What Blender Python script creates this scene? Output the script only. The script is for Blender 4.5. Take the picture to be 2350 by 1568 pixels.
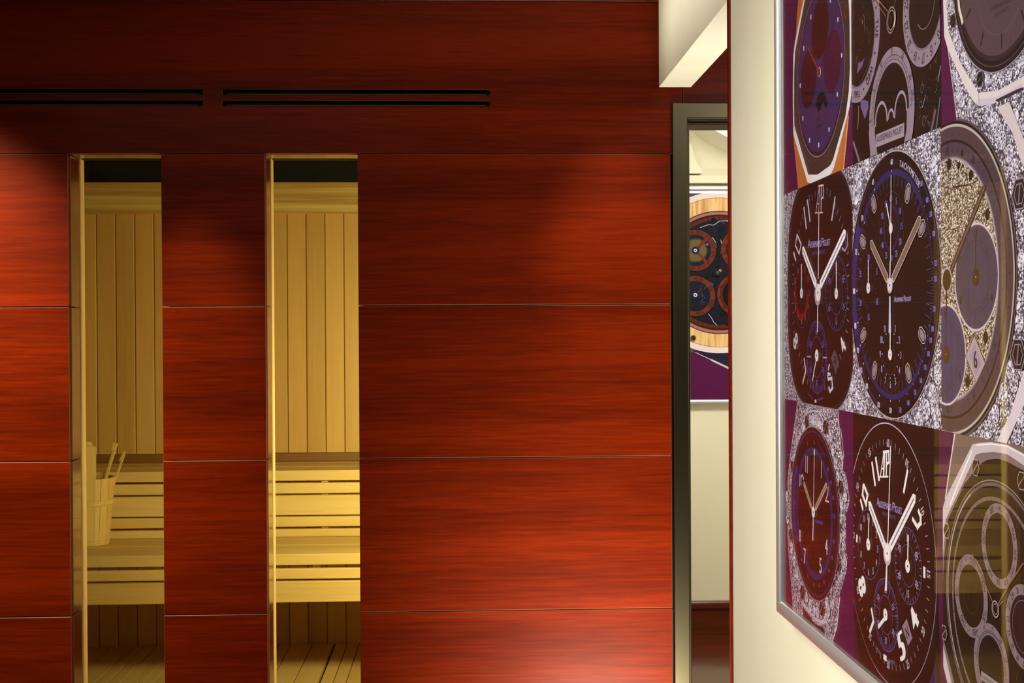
import bpy, bmesh, math, random
from mathutils import Vector, Matrix
random.seed(7)
PI = math.pi
for o in list(bpy.data.objects): bpy.data.objects.remove(o, do_unlink=True)
S = bpy.context.scene
COL = S.collection

# ------------------------------------------------------------------ camera
W, H, F = 2350.0, 1568.0, 2900.0
EYE = Vector((0, 0, 1.5))
VPX, VPY, ROLL = 1062.0, 768.0, 0.0056
def _basis():
    # world +Y is seen at (VPX,VPY); small roll about the view axis
    d = Vector(((VPX - W/2), -(VPY - H/2), -F)).normalized()      # +Y in camera space
    up0 = Vector((-math.sin(ROLL), math.cos(ROLL), 0))              # world up, roughly, in camera space
    up = (up0 - d * up0.dot(d)).normalized()
    right = d.cross(up)                                            # world +X
    return Matrix((right, d, up))                                  # rows: world axes in camera space
RW = _basis()
cam_d = bpy.data.cameras.new('camera'); cam = bpy.data.objects.new('camera', cam_d); COL.objects.link(cam)
cam_d.sensor_fit = 'HORIZONTAL'; cam_d.sensor_width = 36.0; cam_d.lens = 36.0 * F / W
cam_d.clip_start = 0.02; cam_d.clip_end = 60
cam.matrix_world = Matrix.Translation(EYE) @ RW.to_4x4()
S.camera = cam
def ray(px, py): return RW @ Vector((px - W/2, H/2 - py, -F))
def onY(px, py, Y): r = ray(px, py); return EYE + r * (Y / r.y)
def onX(px, py, X): r = ray(px, py); return EYE + r * (X / r.x)
def onZ(px, py, Z): r = ray(px, py); return EYE + r * ((Z - EYE.z) / r.z)

# ------------------------------------------------------------------ world, lights, exposure
S.view_settings.view_transform = 'Standard'; S.view_settings.look = 'None'
S.view_settings.gamma = 1.0; S.view_settings.exposure = 0.0
wd = bpy.data.worlds.new('world'); S.world = wd; wd.use_nodes = True
wd.node_tree.nodes['Background'].inputs[0].default_value = (1.0, 0.9, 0.72, 1)
wd.node_tree.nodes['Background'].inputs[1].default_value = 0.02
def aim(o, loc, tgt):
    o.location = loc
    o.rotation_euler = (Vector(tgt) - Vector(loc)).to_track_quat('-Z', 'Y').to_euler()
def area(name, loc, tgt, sx, sy, power, col=(1, .82, .58), spread=180):
    l = bpy.data.lights.new(name, 'AREA'); l.shape = 'RECTANGLE'; l.size = sx; l.size_y = sy
    l.energy = power; l.color = col; l.spread = math.radians(spread)
    o = bpy.data.objects.new(name, l); COL.objects.link(o); aim(o, loc, tgt); return o
def spot(name, loc, tgt, power, ang, blend=1.0, rad=.03, col=(1, .8, .55)):
    l = bpy.data.lights.new(name, 'SPOT'); l.energy = power; l.color = col
    l.spot_size = math.radians(ang); l.spot_blend = blend; l.shadow_soft_size = rad
    o = bpy.data.objects.new(name, l); COL.objects.link(o); aim(o, loc, tgt); return o
WARM = (1, .95, .84)
def point(name, loc, power, rad, col):
    l = bpy.data.lights.new(name, 'POINT'); l.energy = power; l.color = col; l.shadow_soft_size = rad
    o = bpy.data.objects.new(name, l); COL.objects.link(o); o.location = loc; return o
SPC = (1, .76, .42)
area('ceiling_light_room', (-1.1, 1.0, 2.56), (-1.1, 1.0, 0), 1.6, 1.6, 15, WARM)
area('wall_washer_right', (-.75, 1.7, 2.5), (.56, 1.7, 1.62), .25, 2.4, 45, (1, 1, .93), 110)
spot('downlight_left', (-1.72, 2.85, 2.56), (-1.50, 3.7, 1.42), 400, 56, col=(1, .93, .62))
spot('downlight_middle', (-.78, 3.05, 2.56), (-.79, 3.7, 1.34), 150, 30, col=(1, .90, .58))
spot('downlight_door', (.38, 3.15, 2.56), (.47, 3.7, 1.68), 62, 34, col=(1, .90, .58))
spot('low_wall_fill', (.10, 2.45, 2.5), (.40, 3.7, .50), 60, 38, rad=.06, col=(1, .92, .66))  # added spot filling in the lower panels, not a known ceiling lamp
area('floor_uplight', (.47, 2.92, .06), (.50, 3.7, .66), .3, .1, 20, (1, .94, .70), 110)
area('beam_fill', (.08, 3.2, 2.48), (.575, 3.2, 2.40), .9, .05, .8, (1, 1, .93), 58)  # added unseen fill that brightens the left face of the beam
area('corridor_uplight', (1.0, 3.05, .25), (.62, 3.12, 2.2), .4, .4, 5, (1, 1, .98), 60)
area('corridor_ceiling', (1.4, 2.0, 2.5), (1.2, 2.4, 0), .7, .7, 14, WARM)
area('far_room_ceiling', (1.25, 4.7, 2.55), (1.25, 6.33, .75), 1.0, .5, 26, (1, .99, .93), 140)
area('sauna_lamp', (.10, 4.05, 1.28), (-.10, 6.0, .85), .35, .2, 19, (1, .93, .37), 130)
point('sauna_trim_fill', (.06, 3.97, 1.22), 22, .06, (1, .94, .42))  # second light added beside the lamp to brighten the window trim

# ------------------------------------------------------------------ helpers
def lin(c):
    return tuple(((v/255)/12.92 if v/255 <= .04045 else ((v/255+.055)/1.055)**2.4) for v in c)
MATS = {}
def mat(name, col, rough=.5, metal=0, spec=.5, coat=0, coat_r=.03, lin_in=False):
    if name in MATS: return MATS[name]
    m = bpy.data.materials.new(name); m.use_nodes = True
    b = m.node_tree.nodes['Principled BSDF']
    c = col if lin_in else lin(col)
    b.inputs['Base Color'].default_value = (*c, 1); b.inputs['Roughness'].default_value = rough
    b.inputs['Metallic'].default_value = metal; b.inputs['Specular IOR Level'].default_value = spec
    b.inputs['Coat Weight'].default_value = coat; b.inputs['Coat Roughness'].default_value = coat_r
    MATS[name] = m; return m
def N(m, t, **kw):
    n = m.node_tree.nodes.new(t)
    for k, v in kw.items(): setattr(n, k, v)
    return n
def L(m, a, b): m.node_tree.links.new(a, b)
def ramp(m, stops, interp='LINEAR'):
    r = N(m, 'ShaderNodeValToRGB'); cr = r.color_ramp; cr.interpolation = interp
    while len(cr.elements) < len(stops): cr.elements.new(.5)
    for e, (p, c) in zip(cr.elements, stops): e.position = p; e.color = (*lin(c), 1)
    return r
def grain_mat(name, stops, axis='X', rough=.3, coat=0., coat_r=.05, fine=60, broad=3.2, stretch=14, var=.35, dist=1.2, bump=.02, spec=.5, tone=0):
    """wood with grain running along axis"""
    m = mat(name, (128, 128, 128), rough, coat=coat, coat_r=coat_r, spec=spec); b = m.node_tree.nodes['Principled BSDF']
    tc = N(m, 'ShaderNodeTexCoord'); oi = N(m, 'ShaderNodeObjectInfo')
    off = N(m, 'ShaderNodeVectorMath', operation='SCALE'); off.inputs[0].default_value = (31, 17, 23)
    L(m, oi.outputs['Random'], off.inputs['Scale'])
    add = N(m, 'ShaderNodeVectorMath', operation='ADD'); L(m, tc.outputs['Object'], add.inputs[0]); L(m, off.outputs[0], add.inputs[1])
    mp = N(m, 'ShaderNodeMapping'); s = {'X': (1/stretch, 1, 1), 'Y': (1, 1/stretch, 1), 'Z': (1, 1, 1/stretch)}[axis]
    mp.inputs['Scale'].default_value = s; L(m, add.outputs[0], mp.inputs['Vector'])
    n1 = N(m, 'ShaderNodeTexNoise'); n1.inputs['Scale'].default_value = broad; n1.inputs['Detail'].default_value = 5; n1.inputs['Roughness'].default_value = .6; n1.inputs['Distortion'].default_value = dist
    n2 = N(m, 'ShaderNodeTexNoise'); n2.inputs['Scale'].default_value = fine; n2.inputs['Detail'].default_value = 4; n2.inputs['Roughness'].default_value = .7
    L(m, mp.outputs[0], n1.inputs['Vector']); L(m, mp.outputs[0], n2.inputs['Vector'])
    mx = N(m, 'ShaderNodeMath', operation='MULTIPLY_ADD'); mx.inputs[1].default_value = var
    L(m, n2.outputs['Fac'], mx.inputs[0])
    m2 = N(m, 'ShaderNodeMath', operation='MULTIPLY'); m2.inputs[1].default_value = 1 - var; L(m, n1.outputs['Fac'], m2.inputs[0]); L(m, m2.outputs[0], mx.inputs[2])
    r = ramp(m, stops); L(m, mx.outputs[0], r.inputs[0]); L(m, r.outputs[0], b.inputs['Base Color'])
    if tone:
        mr = N(m, 'ShaderNodeMapRange'); mr.inputs['To Min'].default_value = 1 - tone; mr.inputs['To Max'].default_value = 1 + tone*.6; L(m, oi.outputs['Random'], mr.inputs['Value'])
        hs = N(m, 'ShaderNodeHueSaturation'); L(m, mr.outputs[0], hs.inputs['Value']); L(m, r.outputs[0], hs.inputs['Color']); L(m, hs.outputs[0], b.inputs['Base Color'])
    if bump:
        bp = N(m, 'ShaderNodeBump'); bp.inputs['Strength'].default_value = bump; bp.inputs['Distance'].default_value = .002
        L(m, n2.outputs['Fac'], bp.inputs['Height']); L(m, bp.outputs[0], b.inputs['Normal'])
    return m
def sheet_mat(name, f0=.045, tint=(1, 1, 1), rough=.0):
    """clear sheet: see-through with an angle dependent mirror on each face"""
    m = bpy.data.materials.new(name); m.use_nodes = True; nt = m.node_tree; nt.nodes.clear()
    out = N(m, 'ShaderNodeOutputMaterial'); g = N(m, 'ShaderNodeNewGeometry')
    dot = N(m, 'ShaderNodeVectorMath', operation='DOT_PRODUCT'); L(m, g.outputs['Normal'], dot.inputs[0]); L(m, g.outputs['Incoming'], dot.inputs[1])
    ab = N(m, 'ShaderNodeMath', operation='ABSOLUTE'); L(m, dot.outputs['Value'], ab.inputs[0])
    om = N(m, 'ShaderNodeMath', operation='SUBTRACT'); om.inputs[0].default_value = 1; L(m, ab.outputs[0], om.inputs[1])
    pw = N(m, 'ShaderNodeMath', operation='POWER'); pw.inputs[1].default_value = 5; L(m, om.outputs[0], pw.inputs[0])
    ma = N(m, 'ShaderNodeMath', operation='MULTIPLY_ADD'); ma.inputs[1].default_value = 1 - f0; ma.inputs[2].default_value = f0; L(m, pw.outputs[0], ma.inputs[0])
    t = N(m, 'ShaderNodeBsdfTransparent'); t.inputs[0].default_value = (*tint, 1)
    gl = N(m, 'ShaderNodeBsdfGlossy'); gl.inputs['Roughness'].default_value = rough
    mx = N(m, 'ShaderNodeMixShader'); L(m, ma.outputs[0], mx.inputs[0]); L(m, t.outputs[0], mx.inputs[1]); L(m, gl.outputs[0], mx.inputs[2])
    L(m, mx.outputs[0], out.inputs[0]); return m

def tag(o, label=None, cat=None, group=None, kind=None):
    if label: o['label'] = label
    if cat: o['category'] = cat
    if group: o['group'] = group
    if kind: o['kind'] = kind
    return o
def empty(name, loc=(0, 0, 0)):
    o = bpy.data.objects.new(name, None); o.location = loc; o.empty_display_size = .1; COL.objects.link(o); return o
def woff(o):
    v = Vector((0, 0, 0))
    while o is not None: v += o.location; o = o.parent
    return v
class MB:
    def __init__(s): s.bm = bmesh.new(); s.mats = []
    def mi(s, m):
        if m not in s.mats: s.mats.append(m)
        return s.mats.index(m)
    def box(s, x0, x1, y0, y1, z0, z1, m, bev=0, edge=None, seg=1):
        b = bmesh.new(); bmesh.ops.create_cube(b, size=1)
        for v in b.verts:
            v.co = Vector(((x0+x1)/2 + v.co.x*(x1-x0), (y0+y1)/2 + v.co.y*(y1-y0), (z0+z1)/2 + v.co.z*(z1-z0)))
        for f in b.faces: f.material_index = s.mi(m)
        if bev: bmesh.ops.bevel(b, geom=b.edges[:], offset=bev, segments=seg, affect='EDGES', profile=.5, material=(s.mi(edge) if edge else -1))
        s.add(b); return s
    def add(s, b):
        me = bpy.data.meshes.new('t'); b.to_mesh(me); b.free(); s.bm.from_mesh(me); bpy.data.meshes.remove(me)
    def poly(s, pts, m):
        vs = [s.bm.verts.new(p) for p in pts]; f = s.bm.faces.new(vs); f.material_index = s.mi(m); return f
    def prism(s, pts, ext, m, bev=0, seg=2):
        """pts: closed outline (Vectors); extruded by vector ext"""
        b = bmesh.new(); a = [b.verts.new(p) for p in pts]; c = [b.verts.new(Vector(p) + Vector(ext)) for p in pts]
        b.faces.new(a); b.faces.new(c[::-1]); n = len(a)
        for i in range(n): b.faces.new((a[i], c[i], c[(i+1) % n], a[(i+1) % n]))
        bmesh.ops.recalc_face_normals(b, faces=b.faces[:])
        for f in b.faces: f.material_index = s.mi(m)
        if bev: bmesh.ops.bevel(b, geom=b.edges[:], offset=bev, segments=seg, affect='EDGES', profile=.5)
        s.add(b); return s
    def lathe(s, prof, c, m, n=40, caps=True, a0=0):
        b = bmesh.new(); rings = []
        for r, z in prof: rings.append([b.verts.new((c[0]+r*math.cos(a0+2*PI*i/n), c[1]+r*math.sin(a0+2*PI*i/n), z)) for i in range(n)])
        for p, q in zip(rings, rings[1:]):
            for i in range(n): b.faces.new((p[i], p[(i+1) % n], q[(i+1) % n], q[i]))
        if caps: b.faces.new(rings[0][::-1]); b.faces.new(rings[-1])
        bmesh.ops.recalc_face_normals(b, faces=b.faces[:])
        for f in b.faces: f.material_index = s.mi(m); f.smooth = True
        s.add(b); return s
    def build(s, name, parent=None, at=None):
        me = bpy.data.meshes.new(name); base = woff(parent) + (Vector(at) if at is not None else Vector((0, 0, 0)))
        bmesh.ops.translate(s.bm, verts=s.bm.verts[:], vec=-base)
        s.bm.to_mesh(me); s.bm.free()
        for m in s.mats: me.materials.append(m)
        o = bpy.data.objects.new(name, me); COL.objects.link(o)
        if parent is not None: o.parent = parent
        if at is not None: o.location = at
        return o
def plate_holes(s, outer, holes, y, t, m, edge=None):
    """slab in an XZ plane with holes, thickness t towards +Y"""
    b = bmesh.new(); loops = []
    for lp in [outer] + holes:
        vs = [b.verts.new((x, y, z)) for x, z in lp]; loops.append(vs)
        for i in range(len(vs)): b.edges.new((vs[i], vs[(i+1) % len(vs)]))
    bmesh.ops.triangle_fill(b, use_beauty=True, edges=b.edges[:])
    fr = b.faces[:]
    for f in fr: f.material_index = s.mi(m)
    for vs in loops:
        c = [b.verts.new(v.co + Vector((0, t, 0))) for v in vs]
        for i in range(len(vs)):
            f = b.faces.new((vs[i], vs[(i+1) % len(vs)], c[(i+1) % len(vs)], c[i])); f.material_index = s.mi(edge or m)
    bmesh.ops.recalc_face_normals(b, faces=b.faces[:])
    s.add(b)
def stadium(x0, x1, z0, z1, rl=True, rr=True, n=8):
    r = (z1-z0)/2; zc = (z0+z1)/2; p = []
    if rr: p += [(x1 - r + r*math.sin(a), zc - r*math.cos(a)) for a in [PI*i/n for i in range(n+1)]]
    else: p += [(x1, z0), (x1, z1)]
    if rl: p += [(x0 + r - r*math.sin(a), zc + r*math.cos(a)) for a in [PI*i/n for i in range(n+1)]]
    else: p += [(x0, z1), (x0, z0)]
    return p

# ------------------------------------------------------------------ materials
M_red = grain_mat('mahogany_panel', [(.28, (52, 9, 0)), (.40, (74, 14, 0)), (.50, (90, 20, 0)), (.60, (108, 27, 1)), (.72, (74, 14, 0))], 'X', .40, .02, .15, spec=.07, fine=120, broad=5.5, stretch=24, var=.42, dist=.7)
M_redv = grain_mat('mahogany_jamb', [(.25, (58, 9, 2)), (.45, (96, 20, 5)), (.6, (124, 32, 8)), (.8, (84, 16, 4))], 'X', .16, .35, .05, fine=50, broad=4, stretch=10, var=.45)
M_redy = grain_mat('mahogany_side_wall', [(.25, (58, 9, 2)), (.45, (96, 20, 5)), (.6, (124, 28, 6)), (.8, (84, 16, 4))], 'Y', .42, .1, .15, fine=50, broad=4, stretch=14, var=.45, spec=.22)
M_edge = mat('worn_panel_edge', (118, 70, 46), .6)
M_pale = {a: grain_mat('aspen_'+a, [(.2, (176, 134, 78)), (.45, (206, 166, 104)), (.6, (216, 180, 120)), (.85, (190, 146, 86))], a, .5, fine=70, broad=5, stretch=18, var=.3, dist=.6, bump=.05) for a in 'XYZ'}
M_clad = grain_mat('cladding_alder', [(.2, (164, 112, 56)), (.45, (196, 144, 80)), (.6, (204, 156, 92)), (.85, (172, 122, 62))], 'Z', .5, fine=70, broad=5, stretch=18, var=.3, dist=.6, bump=.05, tone=.14)
M_pine = grain_mat('valance_pine', [(.2, (180, 136, 76)), (.4, (212, 172, 104)), (.5, (174, 126, 66)), (.62, (214, 176, 110)), (.85, (190, 146, 84))], 'X', .5, fine=26, broad=16, stretch=60, var=.25, dist=.1)
M_darkwood = grain_mat('dark_brown_wood', [(.2, (88, 50, 20)), (.5, (120, 74, 30)), (.8, (98, 58, 24))], 'X', .55, fine=60, broad=24, stretch=60, var=.3, dist=.1)
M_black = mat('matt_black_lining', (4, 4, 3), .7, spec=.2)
M_cream = mat('cream_wall_paint', (230, 223, 196), .55)
def wallbump(m):
    b = m.node_tree.nodes['Principled BSDF']; tc = N(m, 'ShaderNodeTexCoord')
    n = N(m, 'ShaderNodeTexNoise'); n.inputs['Scale'].default_value = 2.6; n.inputs['Detail'].default_value = 7; L(m, tc.outputs['Object'], n.inputs['Vector'])
    mp = N(m, 'ShaderNodeMapping'); mp.inputs['Scale'].default_value = (1, 1, .35); L(m, tc.outputs['Object'], mp.inputs[0]); L(m, mp.outputs[0], n.inputs['Vector'])
    r = ramp(m, [(.3, (225, 217, 186)), (.55, (231, 224, 196)), (.75, (236, 230, 204))]); L(m, n.outputs['Fac'], r.inputs[0]); L(m, r.outputs[0], b.inputs['Base Color'])
    n2 = N(m, 'ShaderNodeTexNoise'); n2.inputs['Scale'].default_value = 90; L(m, tc.outputs['Object'], n2.inputs['Vector'])
    bp = N(m, 'ShaderNodeBump'); bp.inputs['Strength'].default_value = .12; bp.inputs['Distance'].default_value = .002; L(m, n2.outputs['Fac'], bp.inputs['Height']); L(m, bp.outputs[0], b.inputs['Normal'])
wallbump(M_cream)
M_white = mat('white_ceiling_paint', (244, 240, 228), .6)
M_floor = grain_mat('dark_floorboard', [(.25, (60, 22, 10)), (.5, (92, 38, 18)), (.75, (112, 56, 30))], 'X', .22, .4, .08, fine=40, broad=5, stretch=14, var=.4)
M_steel = mat('brushed_bronze_steel', (84, 77, 62), .33, metal=1)
M_silver = mat('satin_silver_frame', (214, 214, 212), .38, metal=.85)
M_glass = sheet_mat('clear_pane', .04, (.985, .995, .97))
M_acryl = sheet_mat('clear_acrylic_cover', .032)
M_rail = mat('olive_vent_rail', (92, 88, 58), .5, metal=.4)

# ------------------------------------------------------------------ key measures
YF, YB = 3.70, 6.05                    # mahogany wall face, sauna back wall
XR = .575                              # cream wall face on the right
XL, XE = -2.5, 2.2                     # outer walls
ZC = 2.62
rows = [onY(1200, y, YF).z for y in (3, 353, 700, 1050, 1401)]
rows = rows + [rows[4]-.447]
w1 = (onY(157.5, 500, YF).x, onY(369.5, 500, YF).x)
w2 = (onY(609.5, 500, YF).x, onY(820.5, 500, YF).x)
WTOP, WBOT = rows[1], .16
DX0 = onY(1543, 500, YF).x; DTOP = onY(1600, 238, YF).z
DX1 = DX0 + .95
YE = onX(1675, 700, XR).y              # far end of the right wall
print('rows', rows, 'w1', w1, 'w2', w2, 'door', DX0, DTOP, 'wall end', YE)

# ------------------------------------------------------------------ setting
def struct(mb, name, parent=None): return tag(mb.build(name, parent), kind=None if parent else 'structure')
struct(MB().box(XL-.1, XE+.1, -1.7, 6.5, -.08, 0, M_floor), 'floor')
struct(MB().box(XL-.1, XE+.1, -1.7, 6.5, ZC, ZC+.08, M_white), 'ceiling')
struct(MB().box(XL-.1, XL, -1.7, 6.5, 0, ZC, M_redy), 'wall_left')
struct(MB().box(XL, XE, -1.7, -1.6, 0, ZC, M_red), 'wall_rear')
struct(MB().box(XE, XE+.1, -1.7, 6.5, 0, ZC, M_cream), 'wall_corridor')
YFAR = onZ(1630, 1455, 0).y
struct(MB().box(.5, XE, YFAR, YFAR+.1, 0, ZC, M_cream), 'wall_far')
struct(MB().box(XR, XR+.09, -1.6, YE-.022, 0, ZC, M_cream), 'wall_right')
# header beam over the passage, coplanar with the wall
bx0 = onY(1512.5, 199, YF).x; bx1 = onY(1585.5, 200, YF).x; bz = onY(1550, 200, YF).z
struct(MB().prism([(bx0, YF, bz), (bx1, YF, bz), (bx1, YF, ZC), (bx0, YF, ZC)], (0, YE-YF-.002, 0), M_cream), 'trim_1')
struct(MB().box(XR-.004, XR+.094, YE-.022, YE, 0, bz-.002, M_redv, .001), 'trim_2')

# front wall: backing, mahogany panels with narrow open joints
front = empty('wall_front', (0, YF, 0)); tag(front, kind='structure')
J = .018; yb0, yb1 = YF+.021, YF+.125
def back(x0, x1, z0, z1): MB().box(x0, x1, yb0, yb1, z0, z1, M_black).build('backing', front)
back(XL, w1[0]-J, 0, ZC); back(w1[1]+J, w2[0]-J, 0, ZC); back(w2[1]+J, DX0+.03, 0, ZC); back(DX1-.03, XE, 0, ZC)
for w in (w1, w2): back(w[0]-J, w[1]+J, WTOP+J, ZC); back(w[0]-J, w[1]+J, 0, WBOT-J)
back(DX0+.03, DX1-.03, DTOP-.03, ZC)
g = .0012
def panel(x0, x1, z0, z1, holes=None):
    mb = MB()
    if holes: plate_holes(mb, [(x0+g, z0+g), (x1-g, z0+g), (x1-g, z1-g), (x0+g, z1-g)], holes, YF, .018, M_red, M_edge)
    else: mb.box(x0+g, x1-g, YF, YF+.02, z0+g, z1-g, M_red, .0012, M_edge)
    o = mb.build('wood_panel', front)
    o.location = (0, 0, 0)
    return o
PX = onY(1567, 215, YF).x
zs1 = (onY(560, 218.0, YF).z, onY(560, 204.5, YF).z); zs2 = (onY(560, 243.5, YF).z, onY(560, 230.5, YF).z)
vx = [onY(-420, 210, YF).x, onY(465, 210, YF).x, onY(510, 210, YF).x, onY(1125, 215, YF).x]
holes = []
for z0, z1 in (zs1, zs2):
    holes.append(stadium(vx[0], vx[1], z0, z1, True, False)[::-1]); holes.append(stadium(vx[2], vx[3], z0, z1, False, True)[::-1])
panel(XL, PX, rows[1], rows[0], holes)
panel(PX, XE, rows[1], rows[0]) if False else None
panel(PX, XE, DTOP+.002, rows[0])
panel(XL, PX, rows[0], ZC); panel(PX, XE, rows[0], ZC)
for zt, zb in zip(rows[1:], rows[2:] + [0.0]):
    zb = max(zb, 0)
    panel(XL, w1[0], zb, zt); panel(w1[1], w2[0], zb, zt); panel(w2[1], DX0-.004, zb, zt)
    panel(DX1+.004, XE, zb, zt)
for w in (w1, w2): panel(w[0], w[1], 0, WBOT)

# windows: jambs, pale inner trim, glass
for i, w in enumerate((w1, w2)):
    wn = empty('window_%d' % (i+1), ((w[0]+w[1])/2, YF, WBOT)); tag(wn, kind='structure')
    for zt, zb in zip(rows[1:], rows[2:]):
        zb = max(zb, WBOT)
        if zt <= WBOT: continue
        MB().box(w[0]-J, w[0], YF+.0205, YF+.100, zb+g, zt-g, M_redv, .0012, M_edge).build('jamb', wn)
        MB().box(w[1], w[1]+J, YF+.0205, YF+.100, zb+g, zt-g, M_redv, .0012, M_edge).build('jamb', wn)
    MB().box(w[0], w[1], YF+.0205, YF+.100, WTOP, WTOP+J, M_redv, .0012, M_edge).build('head_board', wn)
    MB().box(w[0], w[1], YF+.0205, YF+.100, WBOT-J, WBOT, M_redv, .0012, M_edge).build('sill_board', wn)
    t = MB()
    for x0, x1 in ((w[0]-J, w[0]+.0015), (w[1]-.0015, w[1]+J)):
        t.box(x0, x1, YF+.112, YF+.150, WBOT-J, WTOP+J, M_pale['Z'], .002)
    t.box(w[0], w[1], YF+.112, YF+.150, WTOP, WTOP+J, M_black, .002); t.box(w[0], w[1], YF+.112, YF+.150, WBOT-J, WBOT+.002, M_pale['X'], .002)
    t.build('inner_trim', wn)
    MB().box(w[0]-J+.002, w[1]+J-.002, YF+.101, YF+.109, WBOT-J, WTOP+J, M_glass).build('glass_pane', wn)

# doorway with a bronze steel frame
door = empty('door_1', ((DX0+DX1)/2, YF, 0)); tag(door, kind='structure')
def frame_part(name, prof):
    """prof: closed (inset, y) outline swept up the left leg, over the head and down the right leg"""
    b = MB(); n = len(prof)
    path = [lambda d: (DX0+d, 0.0), lambda d: (DX0+d, DTOP-d), lambda d: (DX1-d, DTOP-d), lambda d: (DX1-d, 0.0)]
    rr = [[b.bm.verts.new((p(d)[0], y, p(d)[1])) for d, y in prof] for p in path]
    k = b.mi(M_steel)
    for a, c in zip(rr, rr[1:]):
        for i in range(n): b.bm.faces.new((a[i], a[(i+1) % n], c[(i+1) % n], c[i])).material_index = k
    b.bm.faces.new(rr[0]).material_index = k; b.bm.faces.new(rr[-1][::-1]).material_index = k
    bmesh.ops.recalc_face_normals(b.bm, faces=b.bm.faces[:])
    o = b.build(name, door); md = o.modifiers.new('bevel', 'BEVEL'); md.width = .0024; md.segments = 2; md.limit_method = 'ANGLE'
y = YF
frame_part('casing', [(0, y-.012), (.044, y-.012), (.044, y+.004), (.048, y+.004), (.048, y+.030), (0, y+.019)])
frame_part('stop', [(.044, y+.0305), (.057, y+.0305), (.057, y+.135), (.030, y+.135), (.030, y+.050), (.044, y+.050)])

# skirting of the far room
MBs = MB().box(.5, XE, YFAR-.018, YFAR, 0, onY(1630, 1396, YFAR).z, M_floor, .001)
zt0, zt1 = onY(1630, 1396, YFAR).z, onY(1630, 1378, YFAR).z; r = (zt1-zt0)/2
MBs.prism([(.5, YFAR-.001, zt0)] + [(.5, YFAR-.024-.010*math.sin(a), (zt0+zt1)/2 - r*math.cos(a)) for a in [PI*k/8 for k in range(9)]] + [(.5, YFAR-.001, zt1)], (XE-.5, 0, 0), M_floor)
struct(MBs, 'baseboard_far')
# ledge and corbel above the far poster, sloped soffit
lz = [onY(1630, v, YFAR-.06).z for v in (402, 405, 420)]
struct(MB().box(.52, XE, YFAR-.06, YFAR-.001, lz[2], lz[0], M_cream, .002), 'trim_3')
cx1 = onY(1612, 390, YFAR-.08).x
cz = [onY(1600, v, YFAR-.08).z for v in (398, 390, 372, 330)]
struct(MB().prism([(.54, YFAR-.08, cz[0]), (cx1, YFAR-.08, cz[0]), (cx1, YFAR-.08, cz[1]), (cx1-.03, YFAR-.08, cz[2]), (cx1-.055, YFAR-.08, cz[3]), (.54, YFAR-.08, cz[3]+.05)], (0, .078, 0), M_cream, .001, 1), 'trim_4')
p0 = onY(1638, 298, YFAR-.30); p1 = onY(1690, 326, YFAR-.30)
struct(MB().prism([p0, p1, (p1.x+.5, p0.y, p1.z-.2), (p1.x+.5, p0.y, ZC), (p0.x-.17, p0.y, ZC)], (0, .299, 0), M_white), 'trim_5')

# ------------------------------------------------------------------ sauna room
SX0, SX1 = -2.35, .42
bp = onY(221, 640, YB).x; sp = (onY(789, 640, YB).x - bp) / 13.0
wb = empty('wall_sauna_back', (0, YB, 0)); tag(wb, kind='structure')
zv0, zv1 = onY(500, 491, YB-.02).z, onY(500, 418, YB-.02).z
x = bp - sp*12; k = 0
while x < SX1:
    MB().box(x+.0012, x+sp-.0012, YB, YB+.018, 0, zv0+.03, M_clad, .004).build('cladding_board', wb); x += sp
MB().box(SX0, SX1, YB+.019, YB+.04, 0, zv1+.1, M_darkwood).build('backing', wb)
vb = empty('valance_board', (0, YB-.02, zv0)); tag(vb, 'pale horizontally grained pine board running along the top of the sauna back wall', 'board')
MB().box(SX0+.01, SX1-.01, YB-.022, YB-.001, zv0, zv1, M_pine, .003).build('board', vb)
MB().box(SX0, SX1, YB-.018, YB-.001, zv1, ZC-.05, M_black).build('unlit_zone_panel', wb)  # near-black colour stands in for the unlit space above the valance
struct(MB().box(SX0-.02, SX0, yb1, YB, 0, ZC, M_pale['Y']), 'wall_sauna_left')
struct(MB().box(SX1, SX1+.08, yb1, YFAR+.1, 0, ZC, M_cream), 'wall_partition')
struct(MB().box(SX0, SX1, yb1, YB, 2.44, 2.46, M_black), 'ceiling_sauna')

def board(mb, x0, x1, y0, y1, z0, z1, ax='X', bev=.004): mb.box(x0, x1, y0, y1, z0, z1, M_pale[ax], bev, seg=2)
def zY(v, Y): return onY(700, v, Y).z
YU = 5.605; ZU = zY(1080, YU); YUB = YB-.012
YLo = None
ZLW = onY(700, 1232, YU+.0).z
r = ray(700, 1271.5); YLo = r.y * (ZLW - 1.5) / r.z
print('bench', ZU, ZLW, YLo)
up = empty('sauna_bench', (-.9, YU, 0)); tag(up, 'upper slatted sauna bench set against the back wall, highest of the two', 'bench', 'slatted sauna benches')
bx0s, bx1s = SX0+.02, SX1-.02
ysl = [YU, YU+.165, YU+.335, YUB]
for a, b_ in zip(ysl, ysl[1:]):
    m = MB(); board(m, bx0s, bx1s, a+.004, b_-.004, ZU-.026, ZU); m.build('seat_slat', up)
m = MB(); m.box(bx0s, bx1s, YB-.035, YB-.001, ZU+.0005, zY(1040, YB-.035), M_darkwood, .002); m.build('back_rail', up)['label'] = 'dark rail behind the seat, shade put into its colour'  # dark brown colour stands in for the shaded back of the seat
fr = [(1080.5, 1103.5), (1108.5, 1133), (1137, 1183), (1186, 1209.5), (1214.5, 1233)]
for i, (a, b_) in enumerate(fr):
    m = MB(); zt, zb = zY(a, YU), zY(b_, YU)
    if i == 0: board(m, bx0s, bx1s, YU-.004, YU+.03, zb, ZU+.001)
    else: board(m, bx0s, bx1s, YU+.001, YU+.026, zb, zt)
    m.build('front_board', up)
posts_u = [onY(745.5, 1150, YU+.03).x + d for d in (-1.3, 0, .55)]
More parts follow.
